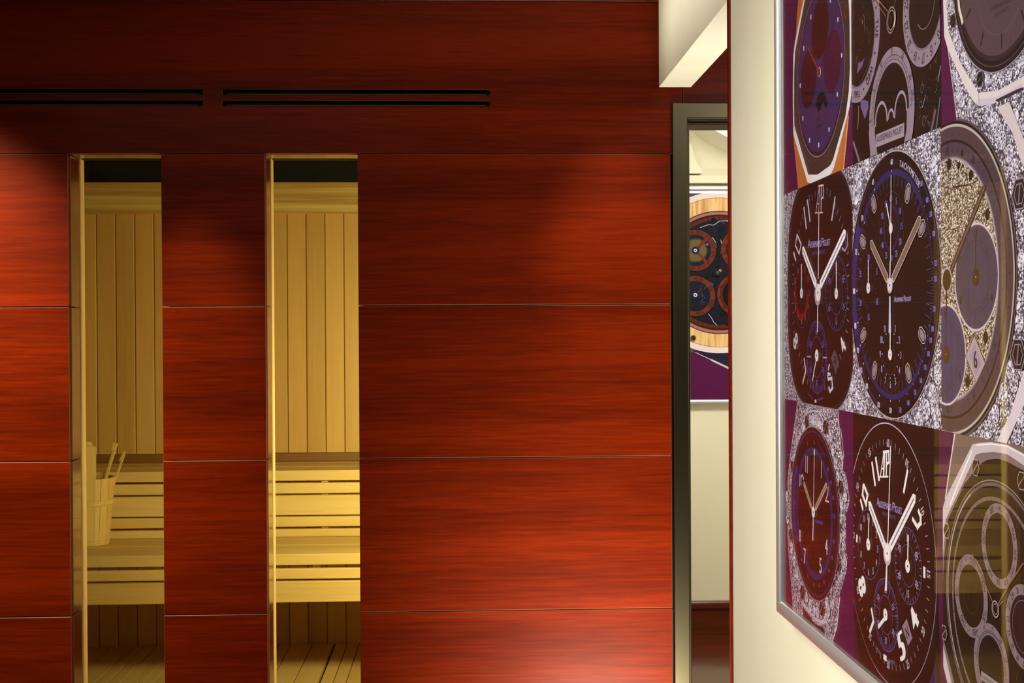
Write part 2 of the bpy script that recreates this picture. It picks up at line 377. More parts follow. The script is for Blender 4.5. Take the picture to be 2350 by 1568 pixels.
for x in posts_u:
    m = MB(); board(m, x-.015, x+.015, YU+.027, YU+.06, ZLW+.001, ZU-.03, 'Z', .002); m.build('post', up)
lo = empty('sauna_bench', (-.9, YLo, 0)); tag(lo, 'lower slatted sauna bench carrying the wooden bucket', 'bench', 'slatted sauna benches')
r = ray(700, 1250.5); ym = r.y * (ZLW - 1.5) / r.z
for a, b_ in ((YLo, ym), (ym, YU-.002)):
    m = MB(); board(m, bx0s, bx1s, a+.003, b_-.003, ZLW-.026, ZLW); m.build('seat_slat', lo)
for i, (a, b_) in enumerate([(1271.5, 1297), (1305.5, 1329.5), (1334.5, 1383)]):
    m = MB(); zt, zb = zY(a, YLo), zY(b_, YLo)
    if i == 0: board(m, bx0s, bx1s, YLo-.004, YLo+.03, zb, ZLW+.001)
    else: board(m, bx0s, bx1s, YLo+.001, YLo+.026, zb, zt)
    m.build('front_board', lo)
for x in (onY(724, 1300, YLo).x, onY(358, 1300, YLo).x, onY(724, 1300, YLo).x-1.5, onY(724, 1300, YLo).x+.5):
    m = MB(); board(m, x-.015, x+.015, YLo+.027, YLo+.06, zY(1383, YLo)+.002, ZLW-.03, 'Z', .002); m.build('post', lo)
# wall brackets of the lower bench run back under the seat
for x in (SX0+.03, SX1-.04):
    m = MB(); board(m, x-.02, x+.02, YLo+.061, YB-.001, ZLW-.09, ZLW-.03, 'Y', .002); m.build('bearer', lo)

# duckboard floor
dk = empty('duckboard', (-.9, 5.0, 0)); tag(dk, 'slatted pale duckboard covering the sauna floor below the benches', 'duckboard')
ZD = .03
xs = [onZ(px, 1478, ZD).x for px in (210.4, 236.8, 262, 312.7, 337, 365)]
xs2 = [onZ(px, 1478, ZD).x for px in (641.5, 668.6, 716.7, 766.5, 797)]
edges = []; a = xs[0]
pat = [.055, .098, .055, .055, .098]
k = 0; t = xs[0]
while t > SX0+.1: t -= pat[k % 5]; k += 1; edges.append(t)
edges = edges[::-1] + xs
t = xs[-1]; rest = xs2[0] - t; n = max(1, round(rest/.075))
edges += [t + rest*i/n for i in range(1, n)] + xs2
t = xs2[-1]; k = 0
while t < SX1-.12: t += pat[k % 5]; k += 1; edges.append(t)
for i, (a, b_) in enumerate(zip(edges, edges[1:])):
    gp = .0022; gl = .010 if abs(a - xs2[3]) < 1e-6 else gp
    m = MB(); board(m, a+gl, b_-gp, yb1+.03, YB-.004, ZD-.022, ZD, 'Y', .002); m.build('slat', dk)
for yy in (4.1, 5.0, 5.9):
    m = MB(); board(m, edges[0], edges[-1], yy, yy+.04, .0005, ZD-.0225, 'X', 0); m.build('cross_batten', dk)

# bucket with two upright ears and two ladles
bc = Vector((onY(203, 1180, 5.485).x, 5.478, ZLW))
bk = empty('sauna_bucket', bc); tag(bk, 'pale stave-built wooden bucket with a tall upright ear, standing on the lower bench', 'bucket')
bz1 = onY(240, 1100, 5.40).z
ns = 16; rb, rt, th = .088, .113, .011
m = MB(); kk = m.mi(M_pale['Z'])
for i in range(ns):
    a0, a1 = 2*PI*(i+.02)/ns, 2*PI*(i+.98)/ns
    for s0, s1 in ((0, .5), (.5, 1)):
        b0 = a0+(a1-a0)*s0; b1 = a0+(a1-a0)*s1
        vs = []
        for z, rr in ((bc.z+.001, rb), (bz1, rt)):
            for q in (rr, rr-th):
                for aa in (b0, b1): vs.append(m.bm.verts.new((bc.x+q*math.cos(aa), bc.y+q*math.sin(aa), z)))
        o0, o1, i0, i1, O0, O1, I0, I1 = vs
        for f in ((o0, o1, O1, O0), (i1, i0, I0, I1), (O0, O1, I1, I0), (o1, o0, i0, i1), (o0, O0, I0, i0), (o1, i1, I1, O1)):
            m.bm.faces.new(f).material_index = kk
m.lathe([(.002, bc.z+.012), (rb-.009, bc.z+.012), (rb-.008, bc.z+.022), (.002, bc.z+.022)], bc, M_pale['X'], 32)
bmesh.ops.recalc_face_normals(m.bm, faces=m.bm.faces[:])
m.build('body', bk)
zh = onY(240, 1163, 5.40).z
for z, hh in ((zh, .022), (bc.z+.022, .012)):
    f0 = (z-bc.z)/(bz1-bc.z); f1 = (z+hh-bc.z)/(bz1-bc.z)
    r0, r1 = rb+(rt-rb)*f0, rb+(rt-rb)*f1
    m = MB(); m.lathe([(r0+.0003, z), (r0+.005, z+.002), (r1+.005, z+hh*.4), (r1+.003, z+hh*.5), (r1+.005, z+hh*.6), (r1+.005, z+hh-.002), (r1+.0003, z+hh)], bc, M_pale['X'], 48, caps=False); m.build('hoop', bk)
ze = onY(206, 1024, 5.37).z
AX = math.radians(20); ra = Vector((math.sin(AX), -math.cos(AX), 0)); ta = Vector((math.cos(AX), math.sin(AX), 0))
for sgn in (1, -1):
    m = MB(); hw = .027; O = Vector((bc.x, bc.y, 0)); lean = (rt-rb)/(bz1-bc.z)
    q_ = lambda tt, rr, z: O + ra*sgn*rr + ta*tt + Vector((0, 0, z))
    rtop = rb+.0015+lean*(ze-bc.z)
    pts = [q_(-hw+.004, rb+.0015, bc.z+.001), q_(hw-.004, rb+.0015, bc.z+.001), q_(hw, rtop, ze-.008), q_(hw-.008, rtop, ze), q_(-hw+.008, rtop, ze), q_(-hw, rtop, ze-.008)]
    m.prism(pts, -ra*sgn*.012, M_pale['Z'], .0015)
    m.build('ear', bk)
m = MB(); c0 = Vector((bc.x, bc.y, ze-.075)) - ra*(rt+.002) - ta*.012
m.prism([c0, c0+ta*.024, c0+ta*.024+Vector((0, 0, .022)), c0+Vector((0, 0, .022))], ra*2*(rt+.002), M_pale['Y'], .006, 3); m.build('handle', bk)
def ladle(name, tip, foot, w, label, hook):
    e = empty(name, foot); tag(e, label, 'ladle', 'ladle handles in the bucket')
    d = (tip-foot); n = Vector((0, 1, 0)); s_ = d.cross(n).normalized()
    u = d.normalized(); Lh = d.length
    o = lambda a, b_: foot + u*a + s_*b_
    if hook == 'notch': pts = [o(0, -w), o(Lh, -w), o(Lh, w*2.0), o(Lh-.035, w*2.0), o(Lh-.035, w*.9), o(0, w)]
    else: pts = [o(0, -w), o(Lh-.02, -w), o(Lh, w*.2), o(Lh-.012, w*1.6), o(Lh-.055, w*3.0), o(Lh-.045, w), o(0, w)]
    m = MB(); m.prism([p - n*w for p in pts], n*2*w, M_pale['Z'], .0012); m.build('handle', e)
    m = MB(); c = foot; m.lathe([(.002, c.z-.03), (.017, c.z-.03), (.022, c.z+.005), (.019, c.z+.005), (.015, c.z-.024), (.002, c.z-.024)], c, M_pale['Z'], 24); m.build('bowl', e)
q = onY(267, 1017, 5.43); ladle('sauna_ladle', q, Vector((bc.x+.022, bc.y-.036, bc.z+.07)), .0062, 'thicker square-headed ladle handle, the taller of the two standing in the bucket', 'notch')
q = onY(288, 1034, 5.52); ladle('sauna_ladle', q, Vector((bc.x+.040, bc.y+.036, bc.z+.075)), .0045, 'thin hooked ladle handle leaning farthest right out of the bucket', 'hook')

# ------------------------------------------------------------------ linear air vents in the top panel
vl = [('upper left', 'upper of the two long black air slots running out of view on the left', vx[0], vx[1], zs1, True, False),
      ('', 'lower of the two long black air slots running out of view on the left', vx[0], vx[1], zs2, True, False),
      ('', 'upper black air slot with a rounded right end above the middle of the panelling', vx[2], vx[3], zs1, False, True),
      ('', 'lower black air slot with a rounded right end above the middle of the panelling', vx[2], vx[3], zs2, False, True)]
for _, lb, x0, x1, (z0, z1), rl, rr in vl:
    e = empty('air_vent', ((x0+x1)/2, YF+.004, (z0+z1)/2)); tag(e, lb, 'vent', 'linear air vents in the mahogany wall')
    e_ = .0006; st = stadium(x0+e_, x1-e_, z0+e_, z1-e_, rl, rr)
    m = MB(); k = m.mi(M_black); n = len(st)
    A = [m.bm.verts.new((x, YF+.004, z)) for x, z in st]; B = [m.bm.verts.new((x, YF+.0195, z)) for x, z in st]
    for i in range(n): m.bm.faces.new((A[i], A[(i+1) % n], B[(i+1) % n], B[i])).material_index = k
    m.bm.faces.new(B).material_index = k
    m.build('housing', e)
    zz = z0 + (z1-z0)*.22
    MB().box(x0+.012, x1-.012, YF+.006, YF+.012, zz-.0009, zz+.0009, M_rail).build('blade', e)

#ART0#
# ------------------------------------------------------------------ printed pictures
class Print:
    """flat printed picture built as thin stacked shapes; (u,v) = metres along the wall / height"""
    def __init__(s, plane, c, step=.000008):
        s.plane, s.c, s.step = plane, c, step; s.v = []; s.f = []; s.fm = []; s.mats = []; s.k = 0; s.clip = None
        s.inc = 0
    def uv(s, px, py):
        if s.plane == 'X': p = onX(px, py, s.c); return Vector((-p.y, p.z))
        p = onY(px, py, s.c); return Vector((p.x, p.z))
    def sc(s, px, py):                       # metres per vertical photo pixel at that point
        return (s.uv(px, py-1) - s.uv(px, py)).length
    def w(s, q, d):
        return (s.c - d, -q[0], q[1]) if s.plane == 'X' else (q[0], s.c - d, q[1])
    def mi(s, m):
        if isinstance(m, tuple): m = mat('ink_%d_%d_%d' % m, tuple(.94*v**1.10 for v in lin(m)), .6, spec=.1, lin_in=True)
        if m not in s.mats: s.mats.append(m)
        return s.mats.index(m)
    def _clip(s, P):
        if not s.clip: return P
        for ax, lim, sg in ((0, s.clip[0], 1), (0, s.clip[1], -1), (1, s.clip[2], 1), (1, s.clip[3], -1)):
            out = []; n = len(P)
            for i in range(n):
                a, b = P[i], P[(i+1) % n]; da = (a[ax]-lim)*sg; db = (b[ax]-lim)*sg
                if da >= 0: out.append(a)
                if (da > 0 and db < 0) or (da < 0 and db > 0): out.append(a + (b-a)*(da/(da-db)))
            P = out
            if len(P) < 3: return []
        return P
    def up(s, n=1): s.k += n
    def raw(s, P, m, up=True):
        """P: outline in (u,v)"""
        if up: s.k += 1
        P = s._clip([Vector(p[:2]) for p in P])
        if len(P) < 3: return
        i0 = len(s.v); d = s.k*s.step
        s.v += [s.w(p, d) for p in P]
        ar = sum(P[i][0]*P[(i+1) % len(P)][1]-P[(i+1) % len(P)][0]*P[i][1] for i in range(len(P)))
        idx = list(range(i0, i0+len(P)))
        s.f.append(idx if ar > 0 else idx[::-1]); s.fm.append(s.mi(m))
    def poly(s, pts, m, up=True): s.raw([s.uv(*p) for p in pts], m, up)
    def circ(s, c, r, m, n=64, up=True):
        C = s.uv(*c); R = r*s.sc(*c); s.raw([C + Vector((R*math.cos(2*PI*i/n), R*math.sin(2*PI*i/n))) for i in range(n)], m, up)
    def ring(s, c, r, w, m, a0=0, a1=360, n=72, up=True):
        """w = stroke width in px, centred on r; angles clockwise from 12"""
        if up: s.k += 1
        C = s.uv(*c); q = s.sc(*c); n = max(6, int(n*(a1-a0)/360))
        P = lambda a, rr: C + Vector((rr*q*math.sin(math.radians(a)), rr*q*math.cos(math.radians(a))))
        for i in range(n):
            a, b = a0+(a1-a0)*i/n, a0+(a1-a0)*(i+1)/n
            s.raw([P(a, r-w/2), P(a, r+w/2), P(b, r+w/2), P(b, r-w/2)], m, False)
    def pt(s, c, ang, r):
        C = s.uv(*c); q = s.sc(*c)*r; return C + Vector((q*math.sin(math.radians(ang)), q*math.cos(math.radians(ang))))
    def seg(s, a, b, w, m, up=True):
        """a,b in (u,v), w metres"""
        d = (b-a)
        if d.length < 1e-9: return
        n = Vector((-d.y, d.x)).normalized()*w/2; s.raw([a-n, b-n, b+n, a+n], m, up)
    def line(s, pts, w, m, close=False, up=True):
        if up: s.k += 1
        q = s.sc(*pts[0])*w; P = [s.uv(*p) for p in pts]
        if close: P.append(P[0])
        for i, (a, b) in enumerate(zip(P, P[1:])):
            e = (b-a).normalized()*min(q*.5, (b-a).length*.5)
            s.k += .12; s.seg(a-e if i else a, b+e if i < len(P)-2 else b, q, m, False)
    def hl(s, pts, w, m, close=False):       # stroke whose visible (horizontal) width is w px
        s.line(pts, w*2.4, m, close)
    def ticks(s, c, r0, r1, n, w, m, a0=0, skip=(), a1=360):
        s.k += 1; q = s.sc(*c)*w
        for i in range(n):
            a = a0 + 360*i/n
            if i in skip or a > a1: continue
            s.seg(s.pt(c, a, r0), s.pt(c, a, r1), q, m, False)
    def glyphs(s, txt):
        key = txt
        if key in GL: return GL[key]
        cu = bpy.data.curves.new('t', 'FONT'); cu.body = txt; cu.size = 1; cu.resolution_u = 3
        ob = bpy.data.objects.new('t', cu); COL.objects.link(ob); bpy.context.view_layer.update()
        me = bpy.data.meshes.new_from_object(ob.evaluated_get(bpy.context.evaluated_depsgraph_get()))
        vs = [v.co.copy() for v in me.vertices]; fs = [list(p.vertices) for p in me.polygons]
        bpy.data.objects.remove(ob); bpy.data.meshes.remove(me); bpy.data.curves.remove(cu)
        if vs:
            x0 = min(v.x for v in vs); x1 = max(v.x for v in vs); y0 = 0; y1 = .73
        else: x0, x1, y0, y1 = 0, 1, 0, 1
        GL[key] = ([((v.x-x0)/max(1e-6, x1-x0), v.y/.73) for v in vs], fs, (x1-x0)/.73); return GL[key]
    def put(s, txt, O, X, Y, m, bold=0):
        """text mapped to origin O with full width vector X and cap height vector Y"""
        s.k += 1; V, Fc, asp = s.glyphs(txt)
        offs = [0] if not bold else [-bold, 0, bold]
        for o in offs:
            s.k += .2
            for f in Fc:
                P = [O + X*V[i][0] + Y*V[i][1] + X.normalized()*o for i in f]
                s.raw(P, m, False)
    def text(s, txt, p0, p1, h, m, bold=0):
        a, b = s.uv(*p0), s.uv(*p1); s.put(txt, a, b-a, Vector((0, 1))*h*s.sc(*p0), m, bold*s.sc(*p0))
    def char(s, txt, c, h, rot, m, wide=.62, bold=0):
        """txt centred at px c; rot clockwise degrees"""
        C = s.uv(*c); q = s.sc(*c); asp = s.glyphs(txt)[2]; a = math.radians(-rot)
        ex = Vector((math.cos(a), math.sin(a))); ey = Vector((-math.sin(a), math.cos(a)))
        X = ex*asp*h*q*wide; Y = ey*h*q; s.put(txt, C - X/2 - Y/2, X, Y, m, bold*q)
    def around(s, txt, c, r, amid, h, m, sp=1.0, wide=.62, flip=False, bold=0):
        q = s.sc(*c); C = s.uv(*c); ws = [(s.glyphs(ch)[2] if ch != ' ' else .5)*wide*h + h*.16*sp for ch in txt]; tot = sum(ws)
        d = -tot/2
        for ch, w_ in zip(txt, ws):
            mid = d + w_/2; d += w_
            a = amid + math.degrees(mid/r)*(-1 if flip else 1)
            if ch == ' ': continue
            P = s.pt(c, a, r); t = math.radians(-a + (180 if flip else 0)); ex = Vector((math.cos(t), math.sin(t))); ey = Vector((-math.sin(t), math.cos(t)))
            X = ex*s.glyphs(ch)[2]*h*q*wide; Y = ey*h*q; s.put(ch, P - X/2 - Y/2, X, Y, m, bold*q); s.k -= .9
        s.k += 1
    def labels(s, items, c, r, h, m, mode='radial', wide=.62, bold=0):
        for t, a in items:
            P = s.pt(c, a, r); q = s.sc(*c)
            if mode == 'up': rot = 0
            elif mode == 'radial': rot = a
            else: rot = a if (a % 360 <= 91 or a % 360 >= 269) else a - 180
            asp = s.glyphs(t)[2]; th = math.radians(-rot); ex = Vector((math.cos(th), math.sin(th))); ey = Vector((-math.sin(th), math.cos(th)))
            X = ex*asp*h*q*wide; Y = ey*h*q; s.put(t, P - X/2 - Y/2, X, Y, m, bold*q)
    def hand(s, a, b, w, m, slit=None, outline=None):
        """pointer from hub a to tip b, px; w = width in px of height"""
        q = s.sc(*a); A, B = s.uv(*a), s.uv(*b); d = (B-A).normalized(); n = Vector((-d.y, d.x)); st = A + d*22*q
        def shape(w_, e):
            hw = w_*q/2; return [st-d*e-n*hw, B-d*hw+d*e-n*hw, B+d*e, B-d*hw+d*e+n*hw, st-d*e+n*hw]
        if outline: s.raw(shape(w, 0), outline); s.raw(shape(w-6, -3*q), (35, 24, 18)); s.raw(shape(w-9, -5*q), m)
        else:
            s.raw(shape(w, 0), m)
            if slit: s.seg(st+d*w*q*.5, B-d*w*q*.6, q*w*.16, slit)
        s.seg(A, st, q*w*.55, outline or m)
    def hub(s, c, r, m, dot=(60, 50, 50)): s.circ(c, r, m, 24); s.circ(c, r*.22, dot, 10)
    def screw(s, c, h, ink=(170, 120, 70), fill=(58, 42, 30), ang=40):
        for k, (rr, m) in enumerate(((h, ink), (h-2.2, fill))): s.circ(c, rr, m, 6)
        s.seg(s.pt(c, ang, h*.75), s.pt(c, ang+180, h*.75), s.sc(*c)*1.6, ink)
    def stone(s, c, h, a=0):
        """round brilliant seen from above"""
        s.circ(c, h*1.06, (84, 74, 88), 16); s.circ(c, h, (204, 196, 208), 14)
        C = s.uv(*c); q = s.sc(*c); R_ = random.Random(int(c[0]*7+c[1]*13)); s.k += 1
        for i in range(11):
            t = 2*PI*i/11 + R_.uniform(-.2, .2) + a; ri, ro = R_.uniform(.34, .55), R_.uniform(.72, .96); dt = R_.uniform(.14, .27)
            P = [C + Vector((rr*h*q*math.cos(tt), rr*h*q*math.sin(tt))) for rr, tt in ((ri, t), (ro, t-dt), (ro, t+dt))]
            s.raw(P, R_.choice([(58, 48, 66), (82, 72, 100), (110, 98, 122), (240, 236, 240), (66, 54, 60)]), False)
        s.circ(c, h*.40, R_.choice([(120, 110, 138), (206, 200, 212), (150, 142, 166)]), 7); s.k += 1
        for i in range(4):
            t = R_.uniform(0, 6.28); P = [C + Vector((rr*h*q*math.cos(tt), rr*h*q*math.sin(tt))) for rr, tt in ((.05, t), (.36, t-.35), (.36, t+.35))]
            s.raw(P, R_.choice([(50, 42, 60), (240, 236, 240), (90, 80, 110)]), False)
    def stones(s, pts, h):
        for i, p in enumerate(pts): s.stone(p, h, i*.7)
    def build(s, name, parent):
        me = bpy.data.meshes.new(name); b = woff(parent)
        me.from_pydata([tuple(Vector(v)-b) for v in s.v], [], s.f)
        for m in s.mats: me.materials.append(m)
        me.polygons.foreach_set('material_index', s.fm); me.update()
        o = bpy.data.objects.new(name, me); COL.objects.link(o); o.parent = parent; return o
GL = {}
def pave_mat(name, sc=260, warm=False):
    m = mat(name, (150, 140, 150), .5, spec=.3); b = m.node_tree.nodes['Principled BSDF']
    tc = N(m, 'ShaderNodeTexCoord'); mp = N(m, 'ShaderNodeMapping'); L(m, tc.outputs['Object'], mp.inputs[0])
    vo = N(m, 'ShaderNodeTexVoronoi'); vo.inputs['Scale'].default_value = sc; L(m, mp.outputs[0], vo.inputs['Vector'])
    no = N(m, 'ShaderNodeTexNoise'); no.inputs['Scale'].default_value = sc*2.1; no.inputs['Detail'].default_value = 3; L(m, mp.outputs[0], no.inputs['Vector'])
    sub = N(m, 'ShaderNodeMath', operation='SUBTRACT'); L(m, no.outputs['Fac'], sub.inputs[0])
    d = N(m, 'ShaderNodeMath', operation='MULTIPLY'); d.inputs[1].default_value = .35; L(m, vo.outputs['Distance'], d.inputs[0]); L(m, d.outputs[0], sub.inputs[1])
    lo, hi = ((40, 30, 18), (236, 224, 206)) if warm else ((46, 36, 42), (236, 230, 236))
    r = ramp(m, [(.24, lo), (.33, (104, 92, 112) if not warm else (120, 98, 84)), (.40, (168, 160, 176) if not warm else (178, 160, 142)), (.48, hi)])
    L(m, sub.outputs[0], r.inputs[0]); L(m, r.outputs[0], b.inputs['Base Color']); return m
PAVE = pave_mat('pave_stones', 210); PAVE2 = pave_mat('pave_stones_fine', 330, True)
GOLD = grain_mat('brushed_gold_print', [(.2, (138, 74, 30)), (.5, (166, 96, 44)), (.8, (128, 66, 24))], 'Z', .6, fine=90, broad=8, stretch=30, var=.5, bump=0, spec=.2)
LGOLD = grain_mat('light_gold_print', [(.3, (150, 96, 60)), (.42, (214, 166, 106)), (.55, (236, 198, 138)), (.8, (226, 180, 118))], 'Z', .6, fine=60, broad=30, stretch=12, var=.5, dist=.4, bump=0, spec=.2)
PURPLE, BLK, SIL, WHT, BLU, LIL = (84, 26, 66), (40, 25, 16), (190, 178, 190), (222, 214, 218), (66, 56, 110), (150, 140, 185)
STEEL = (78, 64, 60)

XP = XR - .022                                    # face of the printed sheet
P = Print('X', XP)
corner = P.uv(1803, 1381)                        # lower far corner of the sheet
cu = [corner.x, P.uv(1957, 700).x, P.uv(2162, 700).x]; cw = cu[2]-cu[1]; cu.append(cu[2]+cw)
rv = [corner.y, P.uv(1815.5, 918.7).y, P.uv(1815.5, 440.5).y]; rv.append(rv[2]+(rv[2]-rv[1]))
print('poster', cu, rv)
P.clip = (cu[0], cu[3], rv[0], rv[3])
P.raw([(cu[0], rv[0]), (cu[3], rv[0]), (cu[3], rv[3]), (cu[0], rv[3])], PURPLE)
K0 = P.k
def tile(c, r): P.k = K0; P.clip = (cu[c], cu[c+1], rv[r], rv[r+1])

# --- tile: violet chronograph in an octagonal steel bezel on a gold case
tile(0, 2)
P.poly([(1840, -80), (1829, 30), (1821, 200), (1821, 320), (1832, 434), (1935, 399), (1947, 268), (1957, 150), (1957, -60)], GOLD)
P.hl([(1935, 397), (1947, 266)], 2.2, (226, 176, 120)); P.hl([(1833, 432), (1822, 325)], .8, (214, 140, 80)); P.hl([(1828, 75), (1835, -4)], .8, (200, 110, 50))
P.poly([(1850, -60), (1844, 0), (1824, 98), (1820.5, 128), (1819.5, 210), (1820.5, 308), (1853.5, 419), (1864.7, 421), (1880, 415.5), (1907, 399), (1914, 384), (1950, 245), (1954.5, 208), (1957, 126), (1957, 70), (1954, 0), (1948, -80)], (218, 208, 212))
P.poly([(1848, -5), (1824.7, 119), (1822.6, 168), (1822.4, 250), (1822.9, 288), (1855, 401), (1876, 401), (1905, 380), (1912, 366), (1940.5, 266), (1948, 210), (1950.6, 154), (1949.6, 42), (1946, -30), (1860, -60)], (66, 52, 46))
P.circ((1881, 166), 194, (140, 120, 140)); P.circ((1881, 166), 191.5, (62, 30, 40)); P.circ((1881, 162), 186, (68, 46, 84))
for c, r, col in (((1881.6, 64.5), 70, (64, 28, 26)), ((1910.3, 141.7), 71, (74, 30, 54)), ((1855, 182.4), 66, (72, 28, 34))):
    P.circ(c, r, col); P.ticks(c, r*.78, r*.86, 30, .9, (54, 30, 50)); P.circ(c, 5, (30, 24, 26), 12); P.hl([c, (c[0]-.6, c[1]+r*.55)], .7, (36, 22, 24))
sc_ = (1884, 262); P.ring(sc_, 54, 1.2, (52, 34, 52)); P.raw([P.pt(sc_, a, 50) for a in range(-80, 81, 8)], (38, 24, 20))
for x0, x1, yt, yb in ((1868.5, 1877.3, 246, 272), (1883.4, 1894.8, 236, 264)):
    xm = (x0+x1)/2; P.poly([(x0, yb+14), (x0, yb-6)] + [(xm-(xm-x0)*math.cos(a), yt+(yb-6-yt)*(1-math.sin(a))) for a in [PI*i/8 for i in range(9)]] + [(x1, yb+8)], (74, 48, 84))
P.text('AUDEMARS PIGUET', (1870, 281), (1893, 268), 6, (50, 32, 56)); P.text('AUTOMATIC', (1873, 296), (1888, 288), 5, (50, 32, 56))
for c in ((1861.2, 39.3), (1845, 111), (1836.7, 196.5), (1906, 1.4), (1923.4, 45), (1932, 127), (1922.3, 217), (1843, 271.7), (1858.4, 322), (1879.5, 332.8), (1903.3, 297)):
    P.circ(c, 6.5, (150, 140, 160), 8); P.circ((c[0], c[1]-2.5), 2.6, (240, 238, 244), 6); P.circ((c[0]+.3, c[1]+2.4), 2.2, (236, 232, 240), 6)
P.hl([(1920, 24), (1902, 94), (1883.6, 154)], 1.0, (86, 38, 44)); P.hl([(1854.6, 107.4), (1865, 132), (1879, 160)], 1.1, (176, 84, 34))
P.ring((1881, 165), 10.5, 3.6, (204, 106, 48), n=30); P.hl([(1883.6, 158), (1883.4, 172)], 1.5, (226, 206, 188))
for c, h, a in (((1942, 26), 15, 10), ((1830.3, 123.5), 13, 0), ((1940.5, 208), 14, 10), ((1828, 282), 14, 0), ((1905.4, 358), 14, 60), ((1857, 380.5), 14, 60)): P.screw(c, h, (124, 84, 54), (62, 42, 30), a)

# --- tile: skeleton calendar movement
tile(1, 2)
P.poly([(1957, -60), (1957, 420), (2175, 320), (2175, -60)], BLK)
P.hl([(1958, 325), (1975, 380)], 4, (122, 106, 122)); P.hl([(2147, 250), (2135, 312)], 5, (104, 90, 100)); P.hl([(2158, 222), (2147, 306)], 3, (104, 90, 100))
for a, b in (((1966, 250), (2040, 380)), ((2100, 130), (2160, 300))): pass
rnd = random.Random(3)
for i in range(46):
    x = rnd.uniform(2098, 2156); y = rnd.uniform(140, 300) - (x-2098)*.2; dx = rnd.uniform(-5, 5); dy = rnd.uniform(-12, 12)
    P.hl([(x, y), (x+dx, y+dy)], rnd.uniform(.3, .9), rnd.choice([(96, 84, 80), (130, 118, 120), (84, 70, 96), (110, 92, 70)]))
for c, r in (((2121, 277), 11), ((2117, 204), 9), ((2114, 240), 7)): P.ring(c, r, 1.6, (120, 104, 108), n=20)
for pts in ([(1976, 231), (1985, 229), (1993, 233), (1994, 246), (1986, 274), (1976, 246)],): P.poly(pts, (112, 92, 132))
P.hl([(1971.5, 242), (1970.5, 275), (1968.8, 297)], .8, (200, 180, 160)); P.hl([(2125, 219), (2117.5, 247)], .9, (176, 166, 196)); P.hl([(2160, 150), (2153.5, 187)], 1.1, (176, 166, 190))
P.poly([(2147, 213), (2151.5, 201), (2150, 206), (2146, 214)], (190, 184, 214)); P.poly([(2115, 318), (2124, 308), (2118, 322)], (160, 150, 190))
RG = (142, 124, 138)
cA = (1972, 86.7); P.circ(cA, 148, RG); P.circ(cA, 111, (42, 30, 22)); P.ring(cA, 114, 1.2, (60, 46, 58))
for i in range(60):
    x = rnd.uniform(1960, 2004); y = rnd.uniform(0, 190); P.hl([(x, y), (x+rnd.uniform(-4, 4), y+rnd.uniform(-16, 16))], rnd.uniform(.25, .7), rnd.choice([(86, 72, 66), (120, 108, 104), (70, 60, 90), (104, 84, 60)]))
P.poly([(1971, 144), (1979, 142), (1986, 132), (1981, 152), (1969, 169)], (110, 90, 128)); P.hl([(2008, 118), (1974.5, 196)], .5, (110, 96, 104))
P.hl([(1985.6, 37), (1985.6, 74)], .6, (140, 120, 80)); P.hl([(1981, 46), (1981, 55)], 1, (190, 170, 130))
ink = (44, 32, 34)
for t, a in (('MON', 52), ('TUE', 94), ('WED', 143), ('THU', 186)): P.around(t, cA, 129, a, 18, ink, sp=1.4, wide=.85)
for a in (73, 118, 165): P.circ((P.pt(cA, a, 129) and (1, 1))[0:0] or cA, .01, ink, 6)
def dot(c, a, r, h, m): p = P.pt(c, a, r); q = P.sc(*c)*h; P.raw([p+Vector((q*math.cos(t), q*math.sin(t))) for t in [PI*i/4 for i in range(8)]], m)
for a in (73, 118, 165): dot(cA, a, 129, 3, ink)
cD = (2125, 5.4); P.circ(cD, 146, RG); P.circ(cD, 104, (42, 30, 22)); P.ring(cD, 107, 1.4, (70, 56, 80)); P.ring(cD, 60, 1.6, (150, 130, 140), 95, 230)
for i, t in enumerate(('13', '15', '17', '19', '21', '23', '25')):
    a = 138 + i*24; P.around(t, cD, 127, a, 26, ink, sp=.4, wide=.8); dot(cD, a+12, 127, 3, ink)
cB = (2046.5, 265); P.circ(cB, 154, RG, 80); P.circ(cB, 119, (40, 26, 18), 80)
P.poly([(1996, 300), (2009, 300), (2018, 372), (2001, 380)], RG); P.poly([(1998, 293), (2010, 289), (2010, 310), (1998, 320)], RG)
P.poly([(2084, 250), (2101.5, 240), (2098, 300), (2092, 332), (2075, 338), (2083, 300)], RG)
P.poly([(2010, 292), (2083.5, 252), (2082, 300), (2076, 336), (2018, 362), (2012, 330)], (40, 26, 18))
P.ring(cB, 136.5, 1.4, ink, -92, 92); P.ring(cB, 127, 1.4, ink, -92, 92); P.ticks(cB, 127, 136.5, 60, 1.2, ink, -90, a1=92)
for i, t in enumerate(('0', '5', '10', '15', '20', '25')): P.around(t, cB, 146, -86 + i*30, 16, ink, sp=.3, wide=.85)
P.around('29½', cB, 146, 82, 15, ink, sp=.4, wide=.85)
def arch(x0, x1, yb0, yb1, yt, w):
    xm = (x0+x1)/2; P.hl([(x0, yb0)] + [(xm-(x1-x0)/2*math.cos(a), (yb0+(yb1-yb0)*(1-math.cos(a))/2) + (yt-(yb0+yb1)/2)*math.sin(a)) for a in [PI*i/14 for i in range(15)]] + [(x1, yb1)], w, (156, 138, 150))
arch(2011.5, 2038.5, 288, 275, 236, 3); arch(2041, 2054, 273, 268, 252, 2.6); arch(2056, 2083.5, 268, 250, 212, 3)
P.poly([(2013, 309.5), (2078, 281.5), (2078, 313), (2013, 338.5)], (152, 136, 150))
P.text('AUDEMARS PIGUET', (2015.5, 327), (2075, 304), 15, (40, 28, 36), .4)
P.hl([(2009, -2), (2036, 38)], .9, (150, 110, 84)); P.hl([(2017, -2), (2040, 26)], 1.1, (168, 120, 92)); P.hl([(2060, -2), (2053, 20)], .7, (140, 100, 80))
